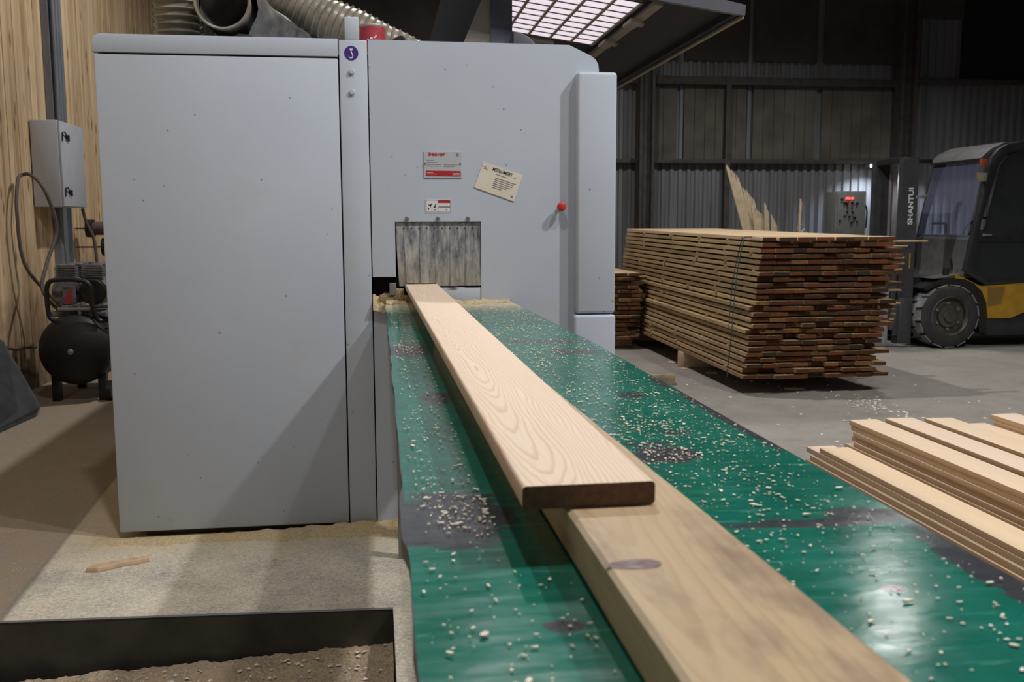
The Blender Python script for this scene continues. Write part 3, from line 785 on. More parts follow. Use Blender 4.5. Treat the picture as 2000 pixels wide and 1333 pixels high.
# ------------------------------------------------------------------ near pile of planed boards
def pile():
    random.seed(3)
    def mk(L_):
        b = MB(); b.box((-.071, -L_, 0), (.071, 0, .0236), .0022, 2)
        o = b.build('planed_board', ['pile', 'pile_edge', 'end_grain'], None, 30)
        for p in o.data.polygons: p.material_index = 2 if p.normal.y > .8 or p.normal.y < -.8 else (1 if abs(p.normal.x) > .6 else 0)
        return o.data, o
    base, proto = mk(4.0)
    # columns: (left x, top z, far y, name)
    colsn = [(2.052, .224, 4.21, 'low left column'), (2.272, .322, 4.36, 'leftmost tall column'), (2.467, .322, 4.37, 'second tall column'), (2.658, .322, 4.34, 'third tall column'),
             (2.815, .298, 4.30, 'fourth tall column'), (2.965, .346, 4.28, 'rightmost tall column')]
    first = True
    for ci, (xl, zt, yf, nm) in enumerate(colsn):
        n = int(round((zt-FZ)/.0242))
        for i in range(n):
            z = zt-.0240-i*.0242
            if z < FZ: continue
            if first: o = proto; first = False
            else: o = proto.copy(); COL.objects.link(o)
            dx, dy = random.uniform(-.006, .006), random.uniform(-.05, .01)
            if i == 0: dx = dy = 0
            if ci == 0 and i in (1, 2, 3): dx, dy = ((-.004, .135), (-.019, .06), (-.030, .085))[i-1]
            if ci == 1 and i in (4, 5, 6): dx, dy = ((-.012, -.06), (-.022, .02), (-.03, .05))[i-4]; 
            if ci == 1 and i > 6: dx = max(dx, 0)
            if ci == 1 and i in (4, 5, 6): dx = dx*.4
            o.location = (xl+.071+dx, yf+dy, z); o.rotation_euler = (0, 0, 0)
            tag(o, 'planed board in low floor pile right of table, %s, %s from top' % (nm, ORD[i]), 'board', 'planed boards piled on the floor')
pile()

# ------------------------------------------------------------------ tall stickered stacks of rough boards
def stack():
    random.seed(5)
    def mk(w_, L_, top=False):
        b = MB(); m_ = 10; r_ = []
        for j in range(m_+1):
            y = L_*j/m_; q = lambda s_: .0022*mnoise.noise((s_, y*1.7, w_*90))
            r_.append([b.bm.verts.new((x, y, z)) for x, z in ((q(1), .001), (q(1)+.001, .0272), (.004, .0286), (w_-.004, .0286), (w_-q(2), .0272), (w_-q(2), .001))])
        for A, C_ in zip(r_, r_[1:]):
            for k_ in range(6): b.bm.faces.new((A[k_], A[(k_+1) % 6], C_[(k_+1) % 6], C_[k_]))
        b.bm.faces.new(r_[0]); b.bm.faces.new(r_[-1][::-1])
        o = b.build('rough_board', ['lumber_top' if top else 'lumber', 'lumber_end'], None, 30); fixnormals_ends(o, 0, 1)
        return o
    widths = (.105, .118, .128, .14)
    def run(protos, x0f, x1f, y0, L_, zb, nl, tilt, tname, group, lean):
        used = {}
        for i in range(nl):                      # i = 0 is the bottom layer
            top_i = nl-1-i
            z = zb+i*.0435; x = x0f+lean*i/(nl-1)+random.uniform(-.008, .008)
            if top_i in (12, 16): x -= .03
            xe = x1f+lean*i/(nl-1)+random.uniform(-.015, .015); k_ = 0
            lay = []
            while x < xe-.06:
                wi = random.randrange(4); wd = widths[wi]; lay.append((x, wi)); x += wd+random.uniform(.005, .009)
            for j, (xx, wi) in enumerate(lay):
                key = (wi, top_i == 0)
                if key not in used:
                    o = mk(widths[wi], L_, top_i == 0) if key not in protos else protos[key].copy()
                    if key in protos: COL.objects.link(o)
                    else: protos[key] = o
                    used[key] = o
                else: o = used[key].copy(); COL.objects.link(o)
                o.location = (xx, y0+random.uniform(-.035, .02)+(.05 if random.random() < .06 else 0), z); o.rotation_euler = (tilt, 0, 0)
                tag(o, 'rough board in %s, %s layer from top, %s from left' % (tname, ORD[top_i], ORD[j]), 'board', group)
    P = {}
    TL = .009
    run(P, 2.72, 3.82, 6.885, 4.0, .10, 25, TL, 'tall lumber stack', 'rough boards in the tall stack', .125)
    P2 = {}
    run(P2, 2.30, 2.685, 9.62, 3.2, .085, 16, .0, 'low stack beside machine column', 'rough boards in the low stack', .0)
    # spacer sticks between the layers
    b = MB(); b.box((0, 0, -.001), (1.20, .045, .0125), .001, 1); sk = b.build('spacer_stick', 'lumber'); first = True
    rows = [(7.0, 'front row'), (7.62, 'second row'), (8.35, 'third row'), (9.15, 'fourth row'), (10.1, 'back row')]
    for i in range(24):
        for ri, (yy, rn) in enumerate(rows):
            o = sk if first else sk.copy()
            if not first: COL.objects.link(o)
            first = False
            y = yy+random.uniform(-.05, .07)+(.22 if i < 9 else 0)+(.1 if 12 < i < 18 else 0)
            o.location = (2.722+.125*i/24+random.uniform(-.012, .03), y, .10+i*.0435+.0299+TL*(y-6.885)); o.rotation_euler = (TL, 0, 0)
            if ri == 0 and i in (23, 14, 3, 2, 22): o.location.x += (.16, .10, .10, .05, .05)[(23, 14, 3, 2, 22).index(i)]
            tag(o, 'thin spacer stick in tall lumber stack, %s, under %s layer from top' % (rn, ORD[23-i]), 'stick', 'spacer sticks in the tall stack')
    b = MB(); b.box((0, 0, -.001), (.40, .045, .0125), .001, 1); sk = b.build('spacer_stick', 'chip_wood'); first = True
    for i in range(15):
        for ri, (yy, rn) in enumerate(((9.72, 'front row'), (11.0, 'back row'))):
            o = sk if first else sk.copy()
            if not first: COL.objects.link(o)
            first = False
            o.location = (2.30+random.uniform(-.01, .0), yy, .085+i*.0435+.0299)
            tag(o, 'thin spacer stick in low stack beside machine column, %s, under %s layer' % (rn, ORD[14-i]), 'stick', 'spacer sticks in the low stack')
    # bearers
    for y, x0, nm in ((8.34, 2.70, 'front'), (10.3, 2.78, 'back')):
        h = .10+TL*(y-6.885)-FZ-.0005
        b = MB((x0, y, FZ)); b.box((x0, y, FZ), (x0+1.12, y+.10, FZ+h), .003); tag(b.build('timber_bearer', 'chip_wood'), 'square timber bearer under the tall lumber stack, %s of two' % nm, 'timber', 'bearers under the tall stack')
    for y, nm in ((9.9, 'front'), (11.8, 'back')):
        b = MB((2.32, y, FZ)); b.box((2.32, y, FZ), (2.66, y+.1, .0845), .003); tag(b.build('timber_bearer', 'chip_wood'), 'timber bearer under low stack beside machine column, %s one' % nm, 'timber', 'bearers under the low stack')
    # green rope round the stack
    def pt(x, z, y): return (x, y, z+TL*(y-6.885))
    y0 = 7.13
    rp = []
    for k_ in range(13):
        f = k_/12; rp.append((2.668+.128*(1-f)-.02*math.sin(PI*f), y0+.02*math.sin(f*7)-.05*f, 1.173-1.085*f))
    b = MB(); b.tube(smoothpath(rp, 4), .0042, 6)
    b.tube(smoothpath([(p[0]-.003, p[1]+.035*math.sin(PI*i/12)+.03, p[2]) for i, p in enumerate(rp[:9])], 4), .0035, 6)
    b.tube([rp[0], (3.9, y0, 1.174), (3.985, y0, 1.173), (3.96, y0, .98)], .0042, 6)
    b.off = Vector(rp[0]); tag(b.build('tie_rope', 'green_rope'), 'thin dark green rope tied over front of the tall lumber stack', 'rope')
    # wire loop on top
    b = MB((3.93, 8.6, 1.188)); b.tube(smoothpath([(3.90, 8.6, 1.187), (3.89, 8.6, 1.23), (3.92, 8.6, 1.262), (3.955, 8.6, 1.25), (3.96, 8.6, 1.22), (3.93, 8.6, 1.192), (3.98, 8.6, 1.191)], 6), .004, 6)
    tag(b.build('wire_loop', 'steel'), 'small bent wire loop standing on top of the tall lumber stack', 'wire')
stack()

# ------------------------------------------------------------------ splintered slabs behind the stack, offcuts on the floor
def slab(name, base, tip, wb, wt, notch, label, thick=.02, jag=3):
    """a board standing on the floor: base/tip (x,z) at depth y, with a broken, jagged upper end"""
    y = base[1]; b = MB(base); A = Vector((base[0], base[2])); T = Vector((tip[0], tip[1])); d = (T-A).normalized(); nrm = Vector((d.y, -d.x))
    L_ = (T-A).length; pts = [A-nrm*wb/2, A+nrm*wb/2]
    right = [A+d*(L_*f)+nrm*(wb/2+(wt/2-wb/2)*f) for f in (.35, .6)]
    pts += right
    for i in range(jag):
        hgt = .90+.10*(i+1)/jag; u0 = .5-i/jag; u1 = .5-(i+1)/jag
        pts.append(A+d*(L_*(hgt-.03))+nrm*wt*u0); pts.append(A+d*(L_*hgt)+nrm*wt*(u0*.35+u1*.65))
        if i < jag-1: pts.append(A+d*(L_*(hgt-.06))+nrm*wt*(u1+.02))
    pts.append(A+d*(L_*.985)-nrm*wt*.5)
    b.prism([(p.x, p.y) for p in pts], 'y', y, y+thick)
    return tag(b.build(name, 'slab_wood', None, 0), label, 'slab', 'splintered slabs behind the tall stack')
Y0 = 11.3
slab('splintered_slab', (4.86, Y0, FZ), (4.225, 1.985), .15, .115, 0, 'tallest splintered slab leaning left behind the tall stack')
slab('splintered_slab', (4.93, Y0+.03, FZ), (4.36, 1.80), .17, .13, 0, 'second tallest splintered slab leaning left behind the tall stack', jag=4)
slab('splintered_slab', (4.93, Y0+.06, FZ), (4.49, 1.69), .14, .085, 0, 'splintered slab third from the left behind the tall stack')
slab('splintered_slab', (4.84, Y0-.03, FZ), (4.56, 1.50), .16, .13, 0, 'splintered slab fourth from the left behind the tall stack', jag=4)
slab('splintered_slab', (4.77, Y0-.06, FZ), (4.675, 1.52), .07, .05, 0, 'narrow pointed slab fifth from left behind the tall stack', jag=2)
slab('splintered_slab', (4.86, Y0-.02, FZ), (4.79, 1.38), .12, .075, 0, 'short splintered slab with broken top, rightmost of the fan', jag=3)
b = MB((5.14, Y0, FZ)); pth = [(5.14+.006*math.sin(i*1.3), Y0, FZ+i*.155) for i in range(11)]
b.tube(pth, .018, 6); b.box((5.128, Y0-.006, FZ+1.54), (5.148, Y0+.006, FZ+1.59)); tag(b.build('wood_stick', 'slab_wood'), 'thin upright stick standing alone right of the splintered slabs', 'stick')
b = MB((2.30, 7.6, FZ)); b.box((2.12, 7.46, FZ), (2.38, 7.58, FZ+.085), .006, 2, rot=Matrix.Rotation(-.25, 3, 'Z')); tag(b.build('timber_offcut', 'block_wood'), 'dusty dark timber block on floor by right edge of green table', 'offcut')
def chip(pts, z, h, label, name='wood_chip'):
    b = MB((*pts[0], z)); b.prism(pts, 'z', z, z+h, .002); return tag(b.build(name, 'chip_wood'), label, 'wood chip')
chip([(-1.125, 3.70), (-1.08, 3.695), (-1.0, 3.745), (-.95, 3.765), (-.915, 3.79), (-.925, 3.815), (-1.0, 3.79), (-1.05, 3.765), (-1.11, 3.74)], FZ, .018, 'long pale wood splinter on dusty floor before the machine')
chip([(2.66, 8.62), (2.72, 8.58), (2.75, 8.62), (2.70, 8.70)], FZ, .012, 'pale wood chip on floor nearest the low lumber stack')
chip([(2.66, 8.25), (2.72, 8.2), (2.70, 8.3)], FZ, .012, 'smaller pale chip on floor just before the tall stack bearer')
chip([(2.80, 7.95), (2.90, 7.93), (2.92, 8.02), (2.84, 8.0)], FZ, .014, 'brownish chip on floor left of the tall stack corner') 
chip([(3.15, 7.10), (3.30, 7.07), (3.31, 7.12), (3.17, 7.16)], FZ, .012, 'pale flat chip on floor in front of the tall lumber stack')
b = MB((1.9, 4.0, FZ)); random.seed(21)
for _ in range(170):
    if _ < 60: x, y = random.gauss(3.5, .09), random.gauss(6.4, .22)
    else: x, y = random.uniform(1.2, 4.5), random.uniform(4.6, 8)
    s_ = random.uniform(.004, .013); a = random.uniform(0, 6.28)
    v = [b.bm.verts.new((x+s_*math.cos(a+q_)*random.uniform(.6, 1.4), y+s_*math.sin(a+q_)*random.uniform(.6, 1.8), FZ+h_)) for q_ in (0, 1.3, 2.7, 4.2) for h_ in (.001, .006)]
    b.bm.faces.new((v[1], v[3], v[5], v[7])); 
    for i in range(4): b.bm.faces.new((v[2*i], v[2*i+1], v[(2*i+3) % 8], v[(2*i+2) % 8]))
tag(b.build('floor_debris', 'flake', None, 0), 'pale crumbs of wood scattered on concrete right of the green table', 'debris', None, 'stuff')

# ------------------------------------------------------------------ sawdust on the floor
def heap(name, x0, x1, y0, y1, nx, ny, fn, mat_, label):
    b = MB(); G = []
    for j in range(ny+1):
        G.append([b.bm.verts.new((x0+(x1-x0)*i/nx, y0+(y1-y0)*j/ny, fn(x0+(x1-x0)*i/nx, y0+(y1-y0)*j/ny))) for i in range(nx+1)])
    for a, c in zip(G, G[1:]):
        for k_ in range(nx): b.bm.faces.new((a[k_], a[k_+1], c[k_+1], c[k_]))
    return tag(b.build(name, mat_, None, 60), label, 'sawdust', None, 'stuff')
def drift(x, y):
    f = max(0, (x+1.15)/1.5); edge = 4.0-.05*f+.05*mnoise.noise((x*6, 2, 0))+.02*mnoise.noise((x*25, 5, 0))
    fade = min(1, max(0, (.34+.08*mnoise.noise((y*30, 1, 1))-x)/.22)); f *= fade
    h = (.008*fade-.006*(1-fade)+.058*f**1.6)*min(1, max(-.3, (y-edge)/(.035+.05*f)))*(1 if y < 4.06 else max(.2, 1-(y-4.06)/.05))
    return FZ-.001+h*(1+.45*mnoise.noise((x*15, y*15, 0)))+.0035*mnoise.noise((x*70, y*70, 3))*(1 if h > .003 else .2)
heap('sawdust_drift', -1.2, .5, 3.86, 4.12, 240, 36, drift, 'sawdust', 'ridge of yellow sawdust on floor along foot of the machine')
def bed(x, y):
    f = (x+2.3)/2.33
    return -.235+.085*max(0, f)**1.5+.018*mnoise.noise((x*5, y*5, 0))+.012*mnoise.noise((x*17, y*17, 1))+.006*mnoise.noise((x*60, y*60, 2))
heap('sawdust_bed', -2.29, .022, 1.95, 3.2, 300, 150, bed, 'pit_dust', 'grey brown sawdust lying in the floor pit')
b = MB((-1, 3, -.2)); random.seed(9)
for _ in range(500):
    x, y = random.uniform(-1.6, .01), random.uniform(2.5, 3.15); s_ = random.uniform(.003, .009); a = random.uniform(0, 6.28); z = bed(x, y)
    v = [b.bm.verts.new((x+s_*math.cos(a+q_)*random.uniform(.6, 1.6), y+s_*math.sin(a+q_)*random.uniform(.6, 1.2), z+.004+random.uniform(0, .006))) for q_ in (0, 1.5, 3, 4.5)]
    b.bm.faces.new(v)
tag(b.build('pit_shavings', 'flake', None, 0), 'loose pale shavings on the sawdust in the floor pit', 'shavings', None, 'stuff')

# ------------------------------------------------------------------ hoses and bits on top of the machine
def ribbed(path, r, amp, pitch, n=28):
    pts = smoothpath(path, 60); out = [pts[0]]; acc = 0; ds = pitch/8; rs = []
    res = [pts[0]]
    for p, q in zip(pts, pts[1:]):
        seg = (q-p).length; 
        while acc+seg >= ds:
            f = (ds-acc)/seg; p = p+(q-p)*f; res.append(p.copy()); seg = (q-p).length; acc = 0
        acc += seg
    rs = [r+amp*(max(0, math.cos(2*PI*i/8))**2) for i in range(len(res))]
    return res, rs
def hoses():
    off = (-.81, 4.3, 2.0)
    b = MB(off); p, r = ribbed([(-.815, 4.32, 1.992), (-.815, 4.31, 2.15), (-.818, 4.30, 2.4), (-.84, 4.28, 2.9)], .090, .011, .030); b.tube(p, r, 32)
    tag(b.build('corrugated_hose', 'hose'), 'translucent ribbed hose rising upright from machine top at far left', 'hose')
    off = (-.6, 4.2, 2.1)
    # open ended pipe
    c = Vector((-.602, 4.10, 2.172)); b = MB(off); n = 36
    prof = [(.098, .0), (.108, -.004), (.112, .004), (.108, .03), (.105, .3), (.10, .9)]
    b.lathe([(.100, .02), (.101, -.004), (.109, -.007), (.113, .006), (.108, .03), (.106, .25), (.106, .75), (.100, .75), (.100, .03)], c, 'y', n)
    # drop the caps of the lathe so that the pipe is hollow
    bm = b.bm; bmesh.ops.delete(bm, geom=[f for f in bm.faces if len(f.verts) > 4], context='FACES')
    root = thing('duct_hose', off, 'open ended round duct hose facing forward on machine top', 'hose'); b.build('duct_wall', 'hose', root)
    b = MB(off); p = []
    b.lathe([(.099, .45), (.099, .46)], c, 'y', 24); b.build('duct_inside', 'dark_void', root)
    b = MB(off); G = []
    for i in range(26):
        f = i/25; ring = []
        for k_ in range(20):
            a = 2*PI*k_/20; rr = .115+.02*mnoise.noise((math.cos(a)*2, math.sin(a)*2, f*6)); rr *= (1-.25*f)
            ring.append(b.bm.verts.new((c.x+.02+.30*f+rr*math.cos(a), c.y+.06+.45*f, max(1.994, c.z-.015-.11*f+rr*math.sin(a)*(1-.35*f)))))
        G.append(ring)
    for A, C_ in zip(G, G[1:]):
        for k_ in range(20): b.bm.faces.new((A[k_], A[(k_+1) % 20], C_[(k_+1) % 20], C_[k_]))
    b.build('film_sleeve', 'film', root)
    b = MB((-.3, 4.6, 2.1)); p, r = ribbed([(-1.0, 4.95, 2.95), (-.70, 4.78, 2.56), (-.47, 4.66, 2.345), (-.22, 4.58, 2.205), (.0, 4.55, 2.12), (.13, 4.55, 2.085), (.24, 4.56, 2.05)], .098, .009, .030)
    m_ = len(r); r = [q*(1 if i < m_*.80 else 1-.55*(i-m_*.80)/(m_*.20)) for i, q in enumerate(r)]
    b.tube(p, r, 32); tag(b.build('corrugated_hose', 'hose'), 'thick ribbed grey hose sloping down behind the lifting lug', 'hose')
    t = thing('red_tin', (-.008, 4.28, 2.03), 'worn red metal tin on machine top behind the lifting lug', 'tin')
    b = MB((-.008, 4.28, 2.03)); b.lathe([(.052, -.04), (.0545, -.035), (.0545, .085), (.052, .088), (.049, .084), (.048, .0)], (-.008, 4.28, 2.03), 'z', 32); b.build('can', 'red_tin', t)
    b = MB((-.008, 4.28, 2.03)); b.lathe([(.0545, .084), (.0562, .087), (.0562, .092), (.0545, .095), (.050, .093), (.050, .086)], (-.008, 4.28, 2.03), 'z', 32); b.build('rim', 'tin_rim', t)
    b = MB((-.008, 4.28, 2.03))
    for x, z, s_ in ((-.018, 2.062, .006), (-.004, 2.066, .005), (.003, 2.072, .004), (-.03, 2.058, .003)):
        b.box((x, 4.2255, z), (x+s_*1.8, 4.2275+abs(x+.008)*.15, z+s_)); 
    b.build('paint_chip', 'white_print', t)
    b = MB((.09, 4.2, 2.04)); b.tube(smoothpath([(.065, 4.30, 2.03), (.085, 4.27, 2.052), (.10, 4.24, 2.058), (.112, 4.20, 2.055)], 5), .018, 14); tag(b.build('pipe_stub', 'black'), 'small black pipe end lying right of the red tin', 'pipe')
    b = MB((.19, 4.3, 2.03)); b.box((.10, 4.29, 2.03), (.285, 4.33, 2.052), .002, rot=Matrix.Rotation(-.05, 3, 'Y')); b.box((.06, 4.26, 1.9905), (.31, 4.36, 2.03))
    tag(b.build('board_offcut', 'chip_wood'), 'thin pale board offcut lying on machine top right of tin', 'board')
hoses()

# ------------------------------------------------------------------ left side: wall box, cables, pipes, compressor
def left_side():
    L = (-2.62, 8.3, 1.42)
    t = thing('electrical_box', L, 'grey metal electrical box with two black latches on the plank wall', 'electrical box')
    MB(L).box((-2.745, 8.28, 1.425), (-2.535, 8.90, 2.115), .006).build('enclosure', 'box_grey', t)
    d = MB(L).box((-2.534, 8.285, 1.43), (-2.515, 8.895, 2.11), .004).build('door', 'box_grey', t)
    for z in (1.99, 1.545):
        b = MB(L); b.cyl((-2.515, 8.42, z), (-2.498, 8.42, z), .018, 14); b.tube([(-2.505, 8.42, z), (-2.50, 8.35, z+.035), (-2.505, 8.31, z+.03), (-2.51, 8.31, z-.04)], .006, 6); b.box((-2.515, 8.45, z-.03), (-2.50, 8.47, z+.02)); b.build('latch', 'black', d)
    for i, y in enumerate((8.80, 8.88, 8.96)):
        b = MB((-2.68, y, 2)); b.cyl((-2.68, y, 2.14), (-2.68, y, 6.5), .022, 12)
        tag(b.build('conduit_pipe', 'conduit'), 'grey cable conduit running up the wall, %s of three above the box' % ('nearest', 'middle', 'farthest')[i], 'pipe', 'conduits above the electrical box')
    def cable(pts, r, label):
        b = MB(pts[0]); b.tube(smoothpath(pts, 10), r, 8); return tag(b.build('cable', 'cable'), label, 'cable')
    cable([(-2.69, 7.86, 1.66), (-2.69, 7.78, 1.60), (-2.68, 7.70, 1.36), (-2.66, 7.74, .98), (-2.52, 7.90, .70), (-2.38, 7.72, .60), (-2.34, 7.62, .57)], .014, 'cable loop hanging left of box and running to compressor')
    cable([(-2.69, 7.88, 1.66), (-2.62, 7.85, 1.66), (-2.52, 7.80, 1.57), (-2.46, 7.84, 1.36), (-2.46, 7.85, 1.20), (-2.50, 7.72, .98), (-2.50, 7.60, .80), (-2.42, 7.62, .66), (-2.33, 7.60, .62)], .014, 'cable looping in front of box down behind compressor handle')
    cable([(-2.55, 8.88, 1.42), (-2.53, 8.90, 1.30), (-2.48, 8.92, 1.15), (-2.46, 8.92, .85), (-2.44, 8.92, .5)], .014, 'thin cable hanging from box bottom right')
    cable([(-2.70, 7.35, .40), (-2.68, 7.5, .36), (-2.66, 7.62, .36), (-2.64, 7.8, .34)], .010, 'short dark cable low on wall left of tank')
    for z, nm, x0 in ((1.245, 'upper', -2.63), (1.075, 'lower', -2.50)):
        b = MB((x0, 9.3, z)); t = thing('brown_pipe', (x0, 9.3, z), 'thick brown horizontal pipe on the wall, %s of two' % nm, 'pipe', 'brown pipes by the plank wall')
        b.cyl((x0+.05, 9.3, z), (-1.15, 9.3, z), .062, 20); b.build('barrel', 'pipe_brown', t)
        b = MB((x0, 9.3, z)); b.lathe([(.03, -.015), (.082, -.01), (.082, .05), (.064, .051)], (x0, 9.3, z), 'x', 24); b.build('end_cap', 'black', t)
        b = MB((x0, 9.3, z)); b.cyl((x0+.02, 9.3, z), (-2.745, 9.3, z), .007, 8); b.build('hanger', 'black', t)
    b = MB((-2.5, 8.9, .9)); b.box((-2.56, 9.15, FZ), (-2.50, 9.18, 1.30), .002, rot=Matrix.Rotation(-.35, 3, 'Y'), piv=(-2.2, 9.16, FZ)); tag(b.build('leaning_batten', 'chip_wood'), 'pale wooden batten leaning below the brown pipes', 'batten')
    b = MB((-2.4, 6.6, FZ)); P0 = [Vector(p) for p in ((-2.46, 5.7, FZ), (-2.353, 6.88, FZ), (-2.34, 6.94, .03), (-2.66, 7.22, .46), (-2.69, 7.15, .50), (-2.69, 5.7, .50))]
    nrm = (P0[1]-P0[0]).cross(P0[3]-P0[0]).normalized(); 
    A = [b.bm.verts.new(p) for p in P0]; C_ = [b.bm.verts.new(p-nrm*.015*(1 if nrm.x > 0 else -1)+Vector((0, 0, .006))) for p in P0]
    b.bm.faces.new(A); b.bm.faces.new(C_[::-1])
    for i in range(6): b.bm.faces.new((A[i], A[(i+1) % 6], C_[(i+1) % 6], C_[i]))
    tag(b.build('metal_sheet', 'sheet_dark', None, 0), 'dark grey metal sheet leaning on the plank wall at far left', 'sheet')
left_side()
def compressor():
    c = Vector((-2.235, 7.30, .362)); L = (-2.235, 7.6, FZ); r = .262
    t = thing('air_compressor', L, 'black air compressor with round tank and grey pump heads beside the machine', 'compressor')
    def B(): return MB(L)
    pr_ = [(.001, 0)]+[(r*math.sin(a*PI/20), .13*(1-math.cos(a*PI/20))) for a in range(1, 11)]+[(r, .85)]+[(r*math.cos(a*PI/20), .85+.13*math.sin(a*PI/20)) for a in range(1, 10)]+[(.001, .98)]
    B().lathe(pr_, c, 'y', 40).build('tank', 'tank_black', t)
    B().lathe([(.022, .01), (.022, -.008), (.012, -.014), (.001, -.014)], c, 'y', 14).build('plug', 'steel', t)
    b = B(); b.box((-2.44, 7.48, .60), (-2.02, 8.15, .635), .006); b.build('pump_deck', 'compressor_grey', t)
    # handle hoop
    b = B(); b.tube(smoothpath([(-2.34, 7.36, .585), (-2.385, 7.36, .62), (-2.395, 7.36, .78), (-2.375, 7.36, .865), (-2.30, 7.36, .885), (-2.17, 7.36, .88), (-2.095, 7.36, .84), (-2.085, 7.36, .70), (-2.06, 7.37, .60), (-2.03, 7.38, .575)], 8), .017, 12)
    b.build('handle', 'black', t)
    # pump heads: finned cylinders
    for x, y in ((-2.30, 7.62), (-2.10, 7.60), (-2.30, 7.95), (-2.10, 7.93)):
        b = B(); b.lathe([(.10, -.13), (.105, -.12), (.105, .12), (.10, .13)], (x, y, .79), 'y', 24); pb = b.build('pump_motor', 'compressor_grey', t)
        for dy in (-.10, .10):
            b = B()
            for k_ in range(6): b.box((x-.075+.004*(k_ % 2), y+dy-.045, .895+k_*.014), (x+.075-.004*(k_ % 2), y+dy+.045, .902+k_*.014))
            b.box((x-.05, y+dy-.03, .88), (x+.05, y+dy+.03, .975)); b.box((x-.06, y+dy-.035, .975), (x+.06, y+dy+.035, .99), .005)
            b.build('cylinder_head', 'compressor_grey', t)
    b = B(); b.lathe([(.10, 0), (.098, -.02), (.085, -.03)], (-2.10, 7.47, .79), 'y', 24); b.build('fan_cover', 'black', t)
    b = B(); b.box((-2.305, 7.42, .70), (-2.215, 7.49, .83), .006); sw = b.build('pressure_switch', 'compressor_grey', t)
    b = B(); b.box((-2.295, 7.416, .715), (-2.235, 7.4205, .745)); b.box((-2.275, 7.416, .755), (-2.235, 7.4205, .785)); b.box((-2.262, 7.416, .795), (-2.235, 7.4205, .812)); b.build('red_label', 'red_print', sw)
    b = B(); b.cyl((-2.35, 7.45, .66), (-2.10, 7.45, .66), .02, 12); b.cyl((-2.20, 7.45, .60), (-2.20, 7.45, .70), .014, 10); b.build('manifold', 'steel', t)
    b = B(); b.tube(smoothpath([(-2.12, 7.45, .66), (-2.05, 7.40, .62), (-1.99, 7.40, .60), (-1.985, 7.42, .53), (-2.03, 7.43, .51)], 6), .007, 8); b.build('air_line', 'black', t)
    for x in (-2.40, -2.07):
        for y in (7.45, 8.05): B().box((x-.03, y, FZ), (x+.03, y+.06, .20), .004).build('foot', 'black', t)
    b = B(); b.lathe([(.05, -.02), (.075, -.018), (.075, .018), (.05, .02)], (-2.01, 7.45, FZ+.0755), 'x', 20); b.build('wheel', 'black', t)
compressor()

